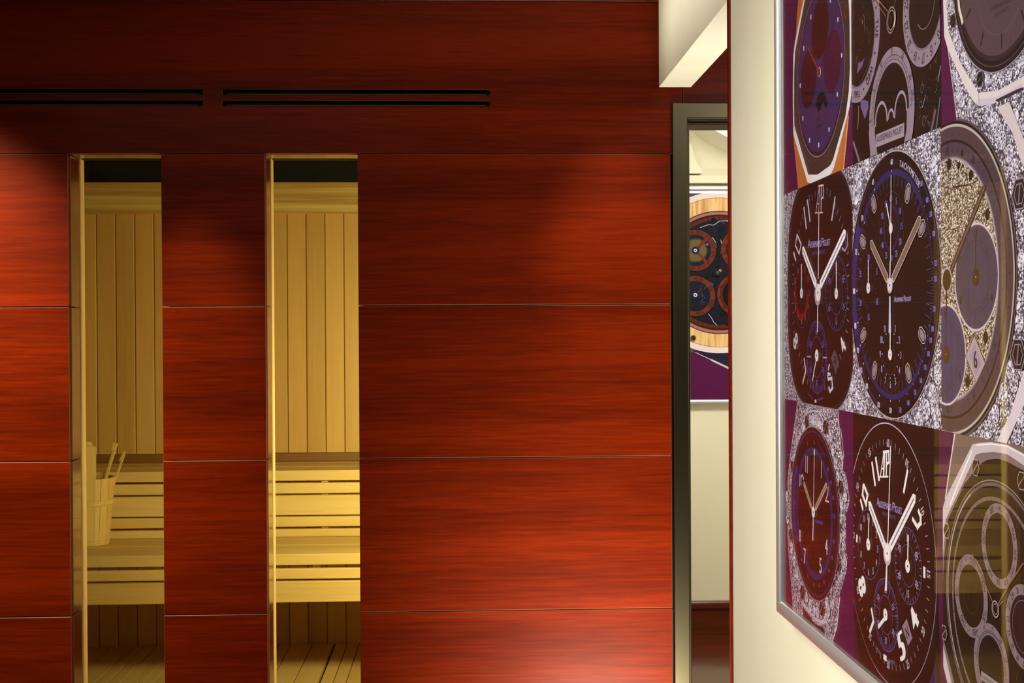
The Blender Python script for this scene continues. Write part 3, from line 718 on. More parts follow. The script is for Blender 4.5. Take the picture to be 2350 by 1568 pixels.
hc = (2048, 46); P.ring(hc, 29, 4, (140, 116, 110), n=36); P.ring(hc, 22, 2.6, (150, 136, 136), n=36); P.hl([(2056.6, 26), (2057, 44), (2054.2, 62)], 1.9, (232, 214, 190)); P.circ(hc, 9, (60, 44, 36), 16)

# --- tile: taupe dial in a gem-set octagon
tile(2, 2)
P.poly([(2176, 113), (2190, -60), (2420, -60), (2420, 180), (2350, 213), (2198, 285)], PAVE)
P.hl([(2175, 108), (2197.7, 287)], 1.4, (190, 176, 180)); P.hl([(2197, 276), (2350, 203), (2420, 170)], 1.6, (190, 176, 186))
P.stones([(2192, 175), (2199, 197), (2208, 233), (2226, 241), (2200, 218)], 14)
P.poly([(2160, -60), (2164.7, 0), (2167.5, 84), (2175, 111), (2213, 196), (2234, 232), (2245.4, 243), (2270.7, 241), (2350, 206), (2420, 170), (2420, -60)], (208, 196, 198))
P.poly([(2240, 236), (2246, 228), (2290, 222), (2345, 192), (2350, 206), (2270.7, 241), (2245.4, 243)], (196, 182, 198)); P.poly([(2284, 230), (2336, 204), (2350, 200), (2350, 206), (2290, 234)], (60, 44, 50))
P.poly([(2168, -60), (2173, 0), (2176.7, 70), (2206, 147), (2246, 213), (2290, 208), (2350, 175), (2420, 130), (2420, -60)], PAVE)
P.hl([(2246, 211), (2248, 240)], .8, (110, 92, 100))
P.stones([(2178.5, 12), (2193.5, 82), (2201.5, 107), (2211, 133), (2222.5, 152), (2234.5, 170), (2267, 184), (2283, 185), (2300, 181), (2318, 171), (2336, 157), (2349, 142)], 15)
P.screw((2188, 48), 18, (90, 70, 60), (44, 30, 24)); P.screw((2250, 182), 21, (130, 110, 120), (36, 24, 20), 70)
cd = (2300, -127); P.circ(cd, 290, (150, 138, 150), 96); P.circ(cd, 287, (36, 26, 28), 96); P.circ(cd, 276, (84, 68, 70), 96); P.circ(cd, 273, (34, 24, 24), 96); P.circ(cd, 262, (56, 40, 38), 96); P.circ(cd, 250, (88, 68, 72), 96)
P.hl([(2198, -30), (2203, 20), (2211, 54)], 4.6, (214, 198, 184)); P.ticks(cd, 226, 240, 60, 1.2, (60, 44, 46)); 
for a in (180, 210, 240, 150): P.seg(P.pt(cd, a, 203), P.pt(cd, a, 238), P.sc(*cd)*6, (40, 28, 26))
P.ring((2300, -60), 137, 1.0, (118, 96, 98)); P.text('AUDEMARS PIGUET', (2276, 26), (2328, 1), 11, (58, 42, 46)); P.text('AUTOMATIC', (2285, 41), (2318, 21), 10, (58, 42, 46)); 

# --- tile: black cushion chronograph
tile(0, 1)
P.raw([(cu[0], rv[1]), (cu[1], rv[1]), (cu[1], rv[2]), (cu[0], rv[2])], PAVE)
cc = (1879, 667); C = P.uv(*cc); q = P.sc(*cc)
def squircle(r, m): P.raw([C + Vector(((abs(math.cos(t))**(2/3.1))*math.copysign(r, math.cos(t)), (abs(math.sin(t))**(2/3.1))*math.copysign(r, math.sin(t)))) for t in [2*PI*i/96+.01 for i in range(96)]], m)
P.stones([(1948, 445), (1953.5, 470), (1961, 432), (1953, 890), (1950, 925), (1945, 935)], 16)
squircle(279*q, (150, 136, 140)); squircle(276*q, (50, 36, 34)); squircle(266*q, (44, 24, 18))
for i in range(60):
    if i % 5 == 0 and i not in (): continue
    P.seg(P.pt(cc, i*6, 216 + (8 if 18 < abs((i % 15)-7.5)*10 < 50 else 0)), P.pt(cc, i*6, 232 + (8 if 18 < abs((i % 15)-7.5)*10 < 50 else 0)), q*3, (120, 106, 122))
S2 = (196, 184, 196)
for a, b in (((1854, 458), (1860, 509)), ((1845.7, 475), (1851.5, 526)), ((1917.8, 451), (1909.5, 507)), ((1822, 578), (1827.4, 599)), ((1846, 822), (1850.6, 852)), ((1850.6, 850), (1842.7, 881)), ((1904.5, 836), (1902, 850))): P.hl([a, b], 3.0, S2)
P.hl([(1830, 538), (1839.5, 561), (1835, 583), (1826.6, 564)], 2.4, S2, True)
P.hl([(1945, 536), (1946.8, 561), (1940, 576), (1933, 569)], 2.2, (150, 132, 160))
P.char('8', (1827, 782), 44, 50, S2, .9, 2.5); P.char('4', (1935, 793), 46, -55, S2, .8, 2.5)
P.hl([(1900.5, 868), (1901.5, 858), (1907, 860)], 3, S2); P.hl([(1901, 871), (1910, 868), (1912, 890), (1906, 899), (1903, 888)], 3, S2)
P.poly([(1916.8, 801), (1927, 833.6), (1918.5, 858.6), (1908, 821.5)], (88, 70, 84)); P.char('30', (1917.6, 829), 22, -60, (40, 26, 30), .8, .6)
# sub dials
c1 = (1840.7, 674); P.ring(c1, 79, 1.2, (80, 60, 110)); P.ring(c1, 54, 17, (118, 24, 30), 92, 292); P.ring(c1, 54, 17, (72, 20, 26), -60, 88)
P.labels([(str(i), i*30) for i in range(1, 12)], c1, 63, 15, (150, 110, 140), 'up', .75)
P.hl([(1840.7, 606), (1840.7, 668)], 2, WHT); P.hub((1840.5, 673), 12, (206, 196, 200))
c2 = (1920.8, 673.7); P.ring(c2, 86, 1.3, (92, 82, 140)); P.ring(c2, 49, 1.3, (92, 82, 140)); P.ticks(c2, 74, 84, 30, 1.2, (110, 100, 150)); P.labels([('05', 60), ('10', 120), ('15', 180), ('20', 240), ('25', 300), ('30', 0)], c2, 63, 17, (130, 120, 170), 'flip', .7)
P.hl([(1921, 600), (1921, 668)], 2, WHT); P.hub((1920.7, 674), 13, (206, 196, 200))
c3 = (1875.8, 819.8); P.ring(c3, 83, 1.5, (92, 82, 150)); P.ring(c3, 47, 1.2, (92, 82, 150)); P.ticks(c3, 68, 81, 60, 1.3, (92, 82, 150)); P.labels([('60', 0), ('10', 60), ('20', 120), ('30', 180), ('40', 240), ('50', 300)], c3, 59, 17, (110, 100, 170), 'flip', .7)
for a in (90, 270): P.seg(P.pt(c3, a, 50), P.pt(c3, a, 80), q*4, (150, 140, 180))
P.hl([c3, (1866, 875)], 2, WHT); P.hub((1876, 816), 14, (214, 206, 210))
# emblem
def emblem(x0, x1, y0, y1, w, m):
    X = lambda t: x0+(x1-x0)*t; Y = lambda t, sl=0: y0+(y1-y0)*t
    P.hl([(X(.12), Y(.97)), (X(.50), Y(.03))], w*.7, m); P.hl([(X(.56), Y(.02)), (X(.46), Y(.97))], w*1.5, m); P.hl([(X(.22), Y(.66)), (X(.5), Y(.66))], w*.5, m)
    P.hl([(X(.0), Y(.99)), (X(.28), Y(.97))], w*.6, m); P.hl([(X(.32), Y(.98)), (X(.95), Y(.97))], w*.6, m)
    P.hl([(X(.78), Y(.03)), (X(.74), Y(.96))], w*1.3, m); P.hl([(X(.4), Y(.03)), (X(1), Y(.0)), (X(1.02), Y(.42)), (X(.78), Y(.5))], w, m)
emblem(1872, 1891, 425, 490, 1.6, S2); P.hl([(1881.3, 410), (1881.3, 489)], 1.5, (140, 24, 28))
P.text('A', (1855.6, 569.5), (1862, 568.5), 20, LIL, .4); P.text('UDEMARS', (1861.5, 569), (1885.5, 566), 15, LIL, .5); P.text('P', (1887.5, 566), (1892, 565), 21, LIL, .4); P.text('IGUET', (1892, 565), (1907, 562.6), 15, LIL, .5)
P.text('AUTOMATIC', (1865.6, 586), (1895.4, 581.7), 8.5, (92, 82, 130), .2)
P.text('SWISS', (1856, 905), (1867, 919), 6, (90, 84, 150)); P.poly([(1871.5, 917), (1875.5, 918), (1875.5, 925), (1871.5, 924)], S2); P.text('MADE', (1879, 921), (1891, 917), 6, (90, 84, 150))
P.hand(cc, (1843, 568), 21, WHT, (70, 50, 80)); P.hand(cc, (1943.3, 529), 21, WHT, (70, 50, 80))
P.hl([(1881.3, 489), (1880, 640)], 1.8, WHT); P.hl([(1879, 690), (1878, 763)], 2.4, WHT); P.circ((1878.5, 676), 26, (160, 138, 144), 24); P.circ((1879.5, 672), 20, (214, 204, 208), 24); P.circ((1879.3, 672), 4, (60, 44, 44), 8)

# --- tile: black tachymeter chronograph
tile(1, 1)
P.raw([(cu[1], rv[1]), (cu[2], rv[1]), (cu[2], rv[2]), (cu[1], rv[2])], PAVE)
P.stones([(1972, 408), (1964, 447), (1987, 377), (2128, 344), (2144, 380), (2156, 425), (2118, 318), (1961, 884), (1970, 918), (1981, 941), (2153, 860), (2141, 905), (2127, 940), (2110, 968), (2146, 930), (2152, 960)], 24)
P.hl([(2142, 318), (2166, 385)], 1.5, (190, 176, 180)); P.hl([(2158, 912), (2130, 990)], 1.5, (180, 166, 170))
cc = (2046, 655); q = P.sc(*cc)
P.circ(cc, 307, (178, 160, 150), 96); P.circ(cc, 304.5, (34, 22, 18), 96); P.ring(cc, 294, 6, (58, 46, 76), 40, 150); P.ring(cc, 293, 5, (58, 46, 76), 200, 330)
P.circ(cc, 287, (42, 26, 18), 96)
P.ring(cc, 279, 34, (58, 46, 98), 246, 304); P.ring(cc, 279, 34, (50, 38, 76), 236, 246)
P.ring(cc, 258, 15, (46, 36, 76), -50, 50); P.ring(cc, 256, 12, (46, 36, 76), 130, 230)
P.ticks(cc, 250, 264, 240, 1.0, (78, 68, 130)); P.ticks(cc, 226, 249, 60, 1.4, (92, 84, 130))
P.circ((0, 0), .001, BLK, 3) if False else None
LT = (188, 180, 206); LB = (120, 112, 172)
for t, c, m in (('60', (2047.7, 371), LT), ('65', (2005, 417), LT), ('70', (1980, 500), LT), ('75', (1966, 578), WHT), ('80', (1961.5, 668), WHT), ('85', (1964.5, 747.5), WHT), ('90', (1970, 804), LT), ('95', (1978, 849.5), LT), ('100', (1991, 886), LT), ('110', (2018, 928.7), LT), ('120', (2045.4, 942), LT), ('130', (2067.6, 940.7), LB), ('140', (2086.4, 924.5), LB), ('150', (2102, 900), LB), ('160', (2115.6, 873), LB), ('170', (2125.4, 843), LB), ('180', (2133, 812), LB), ('190', (2138.3, 780.5), LB), ('200', (2142, 754.4), LB), ('220', (2146, 709), LB), ('250', (2149, 639.6), LB), ('275', (2149.8, 603), LB), ('300', (2145, 536), LB), ('350', (2138.3, 490.7), LB), ('400', (2130, 458.6), LB), ('500', (2117, 421), LB)):
    P.char(t, c, 13.5, 0, m, .8 if len(t) < 3 else .62, .7)
    dd = (c[0]-cc[0], c[1]-cc[1]); l = math.hypot(dd[0]*3, dd[1]); k = .075
    P.circ((c[0]-dd[0]*k, c[1]-dd[1]*k if abs(dd[1]) > 60 else c[1]), 2.4, m, 8)
P.around('TACHYMETER', cc, 279, 27.5, 15, LT, sp=1.5, wide=.95, bold=.5)
GR = (138, 122, 132)
for a in (30, 60, 120, 150, 210, 240, 300, 330):
    for w_, hh, m in ((30, 22, (196, 176, 160)), (26, 20, (40, 26, 20)), (19, 16, GR)):
        c0, c1_ = P.pt(cc, a, 229-hh+w_*.35), P.pt(cc, a, 229+hh-w_*.35); d = (c1_-c0).normalized(); n = Vector((-d.y, d.x)); hw = w_*q/2
        P.raw([c0-n*hw*.55-d*hw*.7, c0-n*hw, c1_-n*hw, c1_-n*hw*.55+d*hw*.7, c1_+n*hw*.55+d*hw*.7, c1_+n*hw, c0+n*hw, c0+n*hw*.55-d*hw*.7], m)
TH = (96, 66, 52)
s1 = (2048, 524); P.ring(s1, 84, 1.2, TH); P.ring(s1, 44, 1.0, TH); P.ticks(s1, 47, 54, 60, 1.3, (80, 72, 130)); P.labels([(str(v), v*6) for v in (5, 10, 15, 20, 25, 30, 35, 40, 45, 50, 55, 60)], s1, 69, 16, LB, 'up', .75, .5)
s2 = (1996.5, 659.5); P.ring(s2, 84, 1.2, TH, 180, 360); P.ring(s2, 45, 1.0, TH, 180, 300); P.ticks(s2, 48, 54, 30, 1.3, (70, 62, 120)); P.labels([('30', 0), ('5', 60), ('10', 120), ('15', 180), ('20', 240), ('25', 300)], s2, 68, 16, LB, 'up', .75, .5)
s3 = (2046.5, 813.7); P.ring(s3, 87, 1.2, TH, 90, 270); P.ring(s3, 47, 1.2, TH, 120, 270); P.labels([(str(v), v*30) for v in range(1, 12)], s3, 69, 17, (170, 160, 196), 'up', .75, .5)
for v in range(1, 12): dot(s3, v*30, 54, 2.3, (180, 170, 200))
P.text('A', (2055.6, 693.4), (2059.5, 693.2), 14, LIL, .4); P.text('UDEMARS', (2059, 693.2), (2076.5, 692), 10.5, LIL, .5); P.text('P', (2078, 692), (2081.5, 692), 14.5, LIL, .4); P.text('IGUET', (2081.5, 692), (2095.4, 691), 10.5, LIL, .5)
P.hand(cc, (2117.4, 497), 22, (120, 98, 96), outline=(196, 172, 150)); P.hand(cc, (2000.5, 553), 22, (120, 98, 96), outline=(196, 172, 150))
P.hl([s1, (2038, 467)], 2.2, WHT); P.hub(s1, 13, (196, 186, 196), (196, 186, 196)); P.hl([(1996.5, 598), (1996.5, 655)], 2.0, WHT); P.hub((1996.3, 661), 13, (206, 196, 200)); P.hl([(2047, 760), (2046.6, 808)], 2.4, WHT); P.hub((2046.5, 814), 13, (214, 204, 208))
P.hl([(2049, 402), (2047.5, 600)], 1.4, WHT); P.hl([(2047, 600), (2046, 650)], 3, (190, 180, 196)); P.poly([(2044.6, 680), (2047.8, 680), (2049, 764), (2043.2, 764)], (186, 178, 196))
P.circ((2046, 655), 19, (176, 158, 150), 20); P.circ((2046, 654), 15, (196, 188, 204), 20); P.circ((2046, 655), 3.5, (60, 50, 60), 8)

# --- tile: gem-set dial with two blue-violet counters
tile(2, 1)
P.raw([(cu[2], rv[1]), (cu[3], rv[1]), (cu[3], rv[2]), (cu[2], rv[2])], PAVE)
P.poly([(2160, 306), (2160, 290), (2200, 283), (2199, 292)], PURPLE)
P.stones([(2290, 300), (2300, 322), (2316, 352), (2328, 385), (2270, 262), (2282, 278), (2329, 270), (2342, 300), (2335, 690), (2340, 740), (2320, 850), (2304, 900), (2285, 950), (2270, 985), (2328, 880), (2346, 600), (2347, 520), (2336, 1000), (2345, 960)], 22)
P.poly([(2290, 246), (2318, 234), (2352, 320), (2380, 420), (2370, 420), (2345, 370), (2325, 305)], (200, 186, 190)); P.poly([(2352, 850), (2352, 930), (2311, 1020), (2289, 1014), (2320, 950)], (206, 192, 202))
cc = (2176, 643); q = P.sc(*cc)
P.circ(cc, 366, (96, 82, 84), 110); P.circ(cc, 361, (40, 26, 22), 110); P.circ(cc, 354, (176, 164, 162), 110); P.circ(cc, 348, (84, 64, 66), 110)
P.circ(cc, 319, (52, 32, 24), 110); P.circ(cc, 313, (82, 64, 74), 110); P.circ(cc, 281, (130, 112, 124), 110); P.circ(cc, 277, (176, 160, 170), 110); P.circ(cc, 274, PAVE2, 110)
P.ticks(cc, 290, 306, 60, 1.6, (46, 32, 32)); P.ticks(cc, 325, 338, 60, 1.4, (50, 34, 34)); P.labels([('60', 0), ('05', 30), ('20', 120), ('25', 150), ('30', 180)], cc, 296, 18, (46, 30, 34), 'radial', .8)
for c, r in (((2230, 402), 12), ((2268, 492), 14), ((2264, 775), 14), ((2222.4, 876), 14), ((2210, 352), 8), ((2202, 380), 9), ((2180, 377), 14)): P.circ(c, r, (50, 36, 16), 12)
P.hl([(2178, 330), (2177.5, 640)], 1.0, (60, 44, 24)); P.hl([(2188, 430), (2225, 424)], 1.6, (50, 40, 40))
for c, r, col in (((2241.4, 636), 122, (80, 66, 84)), ((2173, 814), 114, (72, 60, 92))):
    P.circ(c, r+3, (196, 178, 184)); P.circ(c, r-2, (110, 90, 104)); P.circ(c, r-4, col); P.ring(c, r*.70, 1.2, (66, 48, 44)); P.ring(c, r*.60, 1.2, (66, 48, 44)); P.ticks(c, r*.60, r*.70, 30, 1.8, (66, 48, 44))
    P.ticks(c, r*.70, r*.9, 12, 2.0, (66, 48, 44)); P.labels([('12', 0), ('4', 120), ('8', 240)], c, r*.82, r*.17, (66, 46, 40), 'up', .9, 1)
    t = P.pt(c, 0, r*.8); C = P.uv(*c); P.seg(C, t, P.sc(*c)*5, (74, 52, 28)); P.circ((c[0], c[1]), 21, (74, 52, 28), 24); P.circ(c, 2, (220, 200, 160), 6)
P.poly([(2238.8, 768), (2264.5, 834.7), (2243, 882), (2217.6, 817)], (110, 84, 80)); P.poly([(2238.8, 772), (2263, 834.7), (2243, 878), (2219.4, 817)], (172, 150, 150)); P.poly([(2238.9, 786), (2256, 833), (2243, 864), (2226, 817)], (150, 136, 156)); P.char('6', (2241, 824), 42, -8, (52, 38, 34), .75, 1.5)
P.hand(cc, (2264, 424), 17, (112, 84, 74), outline=(70, 48, 40)); P.hl([(2172, 626), (2163, 600)], 2, (130, 110, 108))
P.circ((2175.5, 643), 30, (176, 158, 158), 24); P.circ((2175.5, 643), 25, (64, 46, 20), 24); P.hl([(2174.5, 668), (2174, 720)], 3, (70, 50, 28))
for c in ((2342, 445), (2338.5, 814)): P.circ(c, 42, (150, 134, 140), 6); P.circ(c, 38, (46, 32, 34), 6); P.circ(c, 28, (150, 134, 134), 6); P.circ(c, 25, (40, 28, 28), 6); P.seg(P.pt(c, 10, 26), P.pt(c, 190, 26), P.sc(*c)*7, (120, 104, 104))

# --- tile: gem-set octagonal chronograph
tile(0, 0)
P.poly([(1830.7, 915), (1922.7, 930), (1926, 981), (1929, 1030), (1936, 1052), (1933.5, 1080), (1941, 1085), (1950, 1144), (1946, 1172), (1941, 1180), (1941, 1269), (1945, 1277), (1944, 1304.5), (1932, 1349), (1926.5, 1368), (1920.5, 1437), (1908, 1490), (1820, 1420), (1819.7, 1395.5), (1809, 1257), (1803, 1150), (1813, 1046)], PAVE)
P.hl([(1922.7, 938), (1926, 981), (1934, 1083)], 1.2, WHT); P.hl([(1929.5, 984), (1936, 1046), (1934, 1056)], 1.1, WHT); P.hl([(1830.7, 921), (1814, 1046), (1809, 1100)], 1.1, (190, 176, 180)); P.hl([(1809, 1257), (1821, 1400)], 1.0, (200, 188, 190)); P.hl([(1927.5, 1370), (1921, 1437), (1911, 1470)], 1.6, WHT); P.poly([(1831, 916), (1923, 930), (1922, 942), (1905, 940), (1870, 935), (1850, 928), (1832, 926)], (150, 132, 140))
# octagonal bezel outline
P.hl([(1849, 950), (1862, 943), (1880, 945), (1896, 962), (1898, 990), (1929, 1100), (1937, 1110), (1938, 1200), (1936, 1290), (1928, 1330), (1897, 1425), (1889, 1432), (1872, 1424), (1843, 1385), (1838, 1360), (1812, 1250), (1808, 1180), (1810, 1080), (1849, 950)], 1.3, (196, 182, 192)); P.hl([(1841, 1384), (1872, 1422), (1889, 1430), (1912, 1380)], 3.2, (190, 176, 186))
P.poly([(1842, 1392), (1872, 1434), (1890, 1440), (1895, 1470), (1870, 1450), (1844, 1425)], (62, 40, 34))
P.stones([(1866, 962), (1873, 964), (1880, 972), (1860, 964), (1886, 980), (1844, 985), (1837, 1004), (1829, 1026), (1824, 1048), (1906, 1005), (1912, 1035), (1918, 1065), (1923, 1095), (1932, 1160), (1931, 1190), (1929, 1235), (1926, 1258), (1818, 1258), (1824, 1288), (1830, 1318), (1836, 1340), (1852, 1372), (1861, 1392), (1870, 1402), (1878, 1406), (1899, 1380), (1908, 1350), (1916, 1318), (1903, 1402), (1808, 1140), (1809, 1190), (1942, 1140), (1942, 1290)], 13)
for c, h in (((1852.7, 969), 18), ((1895.7, 981), 20), ((1820, 1072), 17), ((1931, 1118), 19), ((1816.3, 1227), 17), ((1925, 1296.6), 19), ((1843, 1360), 20), ((1887.3, 1397.5), 20)): P.screw(c, h, (150, 136, 140), (44, 26, 22), 40)
cc = (1869.5, 1178); q = P.sc(*cc)
P.circ(cc, 199, (140, 118, 120), 90); P.circ(cc, 196, (40, 22, 18), 90); P.ring(cc, 187, 6, (58, 42, 74)); P.circ(cc, 178, (44, 22, 18), 90)
P.ring(cc, 170, 22, (54, 46, 104), 238, 304); P.ring(cc, 145, 11, (52, 42, 92)); P.ticks(cc, 132, 141, 120, 1.1, (74, 64, 140))
P.labels([('65', -18), ('70', -60), ('80', -90), ('60', 3), ('100', 220), ('110', 198), ('120', 180), ('130', 165), ('140', 150), ('160', 132), ('180', 118), ('200', 104), ('250', 84), ('300', 70), ('350', 58), ('400', 46)], cc, 163, 9, (92, 86, 150), 'up', .7, .3); P.around('TACHYMETER', cc, 166, 24, 8, (72, 62, 110), wide=.8)
TH = (96, 66, 52)
for c, r in (((1871, 1091), 52), ((1845, 1174), 48), ((1867.5, 1265), 46)): P.ring(c, r, 1.0, TH); P.ring(c, r*.55, 1.0, TH)
for a, b in (((1852, 1046), (1851.4, 1084)), ((1856.4, 1047), (1855.6, 1086)), ((1888.2, 1058), (1888, 1098)), ((1838.8, 1088), (1838, 1117))): P.hl([a, b], 1.7, S2)
P.hl([(1841, 1114), (1841.5, 1095), (1844, 1090), (1846.6, 1097), (1847, 1102)], 1.7, S2); P.hl([(1903.6, 1116), (1903, 1133), (1897.5, 1150), (1905, 1152)], 1.7, S2)
P.char('8', (1838.6, 1229), 28, 0, S2, .8, .9); P.char('7', (1849.6, 1275), 38, 0, S2, .75, 1.2); P.char('5', (1886, 1297), 38, 0, S2, .8, 1.2); P.char('4', (1899.6, 1254), 38, 0, S2, .75, 1.2)
P.text('AUDEMARS PIGUET', (1874, 1200), (1891.5, 1206), 9, (84, 76, 140), .4)
P.hand(cc, (1846.6, 1106), 14, (168, 146, 132), (90, 66, 60)); P.hand(cc, (1901, 1110), 14, (168, 146, 132), (90, 66, 60))
P.hl([(1872, 1031), (1872, 1044)], 4, S2); P.hl([(1872, 1040), (1870, 1165)], 1.5, WHT); P.hl([(1869.5, 1190), (1868.5, 1241)], 2.6, WHT); P.circ((1869.5, 1176), 13, WHT, 18); P.circ((1869.5, 1176), 3, (60, 50, 50), 8)

# --- tile: large black dial with arabic numerals
tile(1, 0)
P.poly([(1958, 900), (1956, 1100), (1946, 1250), (1940, 1400), (1957, 1600), (2156, 1700), (2158, 1500), (2150, 1280), (2156, 960)], (44, 25, 17))
P.poly([(1957, 1400), (1964, 1445), (1975, 1540), (1960, 1500)], (58, 34, 52)); P.poly([(2148, 1520), (2130, 1575), (2152, 1600)], (66, 44, 72))
P.poly([(cu[0], 0)]*3, BLK) if False else None
cc = (2037.6, 1270.6); q = P.sc(*cc)
P.ring(cc, 298, 2.6, (150, 132, 150), 15, 200, 110); P.ring(cc, 298, 2.6, (190, 176, 196), -60, 40, 110); P.ring(cc, 298, 2.2, (128, 104, 112), 200, 300, 110)
P.ticks(cc, 247, 261, 60, 2.0, (168, 150, 158), 0, set(range(0, 60, 5)))
P.labels([('60', 1), ('05', 30), ('10', 60), ('15', 90), ('20', 120), ('25', 150), ('30', 180), ('35', 210), ('40', 240), ('45', 270), ('50', 300), ('55', 330)], cc, 254, 20, (182, 166, 178), 'flip', .72, .6)
NW = (226, 216, 216)
for a, b in (((2001.3, 1060), (2009, 1116)), ((2009.7, 1049), (2018.2, 1104)), ((2083.6, 1078), (2074, 1132)), ((1975, 1146), (1981, 1171)), ((2000, 1396), (2005.6, 1430)), ((2006, 1424), (1996, 1452)), ((1967.5, 1228), (1966.4, 1245))): P.hl([a, b], 4.3, NW)
P.seg(P.pt(cc, 90, 224), P.pt(cc, 90, 236), q*24, NW)
P.hl([(1982, 1112), (1991.5, 1136), (1988, 1158), (1980, 1136)], 4.2, NW, True)
P.hl([(2107.5, 1170), (2113, 1186), (2113.5, 1200), (2106, 1210), (2094, 1190)], 4.6, NW)
P.char('8', (1979.3, 1345), 54, 60, NW, 1.05, 5); P.char('4', (2098, 1421), 56, -60, NW, .95, 5); P.char('5', (2068.5, 1480), 68, -30, NW, .9, 6)
P.poly([(2081.5, 1420), (2094.5, 1465), (2084.7, 1483), (2071, 1438)], (140, 118, 130)); P.char('N', (2082.5, 1451), 28, -35, (44, 26, 26), .7, .5)
P.poly([(2027.9, 1500.7), (2035.4, 1506), (2035, 1519.5), (2027.9, 1513)], NW); P.text('SWISS', (2010, 1489), (2023, 1508), 9, (130, 118, 150)); P.text('MADE', (2040, 1521), (2054, 1526), 9, (130, 118, 150))
SB = (106, 94, 140)
c1 = (1994, 1249.5); P.ring(c1, 79, 1.4, SB); P.labels([(str(i), i*30) for i in range(1, 13)], c1, 63, 17, (176, 160, 186), 'up', .72, .6)
c2 = (2084.6, 1298.6); P.ring(c2, 87, 1.6, SB); P.ring(c2, 48, 1.4, SB); P.ticks(c2, 74, 85, 30, 1.6, (150, 138, 168)); P.labels([('05', 60), ('10', 120), ('15', 180), ('20', 240), ('25', 300), ('30', 0)], c2, 64, 19, (170, 156, 182), 'flip', .72, .6)
c3 = (2033.8, 1411.7); P.ring(c3, 82, 1.8, SB); P.ring(c3, 44, 1.5, SB); P.ticks(c3, 68, 81, 60, 1.5, (104, 94, 150)); P.labels([('60', 0), ('10', 60), ('20', 120), ('30', 180), ('40', 240), ('50', 300)], c3, 58, 17, (140, 128, 170), 'flip', .72, .5)
for a in (80, 275, 25, 155, 205): P.seg(P.pt(c3, a, 46), P.pt(c3, a, 80), q*2, SB)
emblem(2019, 2041, 1036, 1096, 2.6, NW)
P.text('A', (2013.5, 1161), (2020, 1165), 22, LIL, .5); P.text('UDEMARS', (2019.5, 1164.5), (2047, 1172.5), 16, LIL, .5); P.text('P', (2050, 1173.5), (2055.5, 1175.5), 22, LIL, .5); P.text('IGUET', (2055, 1175.5), (2071.5, 1182), 16, LIL, .5)
P.text('AUTOMATIC', (2026.5, 1182), (2058.7, 1195), 9.5, (96, 84, 120), .2)
P.hand(cc, (1994.4, 1151), 23, NW, (96, 80, 110)); P.hand(cc, (2103, 1136.5), 23, NW, (96, 80, 110))
P.hl([(2045.7, 1024), (2039, 1248)], 2.2, NW); P.poly([(2035.5, 1296), (2038.2, 1296), (2037, 1356), (2032.6, 1356)], NW)
P.circ((2037.6, 1272), 26, (188, 170, 176), 28); P.circ((2037.6, 1268), 20, NW, 24); P.circ((2037.6, 1270.6), 3.4, (50, 40, 50), 8)
P.hl([(1996, 1187), (1994.3, 1243)], 2.6, NW); P.hub((1994.3, 1250), 14, NW); P.hl([(2086, 1229), (2085, 1290)], 2.8, NW); P.hub((2084.6, 1300), 15, NW); P.hl([(2032, 1420), (2017, 1440)], 4, NW); P.hub((2033.8, 1411), 14, NW)

# --- tile: skeleton calendar in a polished octagonal bezel
tile(2, 0)
P.poly([(2189.7, 990), (2241, 995), (2420, 1036), (2420, 1568), (2180, 1620), (2168, 1400), (2168.7, 1146)], (120, 100, 92)); P.hl([(2191.6, 994), (2180, 1070), (2169.5, 1146)], 2.6, (206, 190, 198))
P.poly([(2231.8, 1020), (2250, 1016.5), (2274, 1015), (2312, 1021), (2352, 1043), (2420, 1080), (2420, 1700), (2200, 1660), (2174, 1568), (2148.5, 1460), (2147.6, 1403), (2151.5, 1280), (2158, 1186.5), (2170.6, 1142.6)], (196, 180, 186))
P.hl([(2231, 1034), (2204, 1098), (2180, 1160)], 2.2, (232, 224, 226)); P.hl([(2240, 1022), (2275, 1019), (2312, 1025), (2352, 1047)], 1.2, (230, 222, 224))
P.poly([(2239.4, 1044), (2252, 1040), (2280, 1037), (2312, 1043), (2352, 1070), (2420, 1110), (2420, 1700), (2230, 1660), (2184, 1568), (2159, 1456), (2157, 1403), (2164, 1280), (2170.6, 1192), (2203, 1123.4)], (128, 108, 110))
P.poly([(2254, 1062), (2268, 1055), (2290, 1053), (2312, 1060), (2352, 1082), (2420, 1120), (2420, 1700), (2240, 1660), (2190, 1568), (2163, 1456), (2160.5, 1403), (2167, 1280), (2176, 1192), (2214, 1110)], (46, 30, 18))
cc = (2287.3, 1405); P.ring(cc, 300, 3, (140, 122, 120), n=110); P.ring(cc, 291, 8, (104, 86, 92), n=110); P.ring(cc, 290, 4, (176, 160, 166), 230, 330, 110); P.ring(cc, 281, 2.5, (60, 44, 52), n=110); P.ring(cc, 258, 9, (120, 100, 98), n=110); P.ticks(cc, 253, 263, 60, 1.6, (46, 30, 26))
for i in range(70):
    a = rnd.uniform(0, 360); r_ = rnd.uniform(20, 235); p = P.pt(cc, a, r_); d = Vector((rnd.uniform(-1, 1), rnd.uniform(-1, 1)))*.012
    P.seg(p, p+d, rnd.uniform(.0004, .0011), rnd.choice([(110, 92, 70), (84, 64, 40), (150, 134, 120), (96, 84, 96)]))
RB = (132, 112, 116)
m1 = (2294, 1253); P.circ(m1, 97, RB); P.circ(m1, 75, (50, 32, 18)); 
for i, t in enumerate(('JAN', 'FEB', 'MAR', 'APR', 'MAY', 'JUN', 'JUL', 'AUG', 'SEP', 'OCT', 'NOV', 'DEC')): P.around(t, m1, 86, 4+i*30, 14, ink, sp=.6, wide=.75)
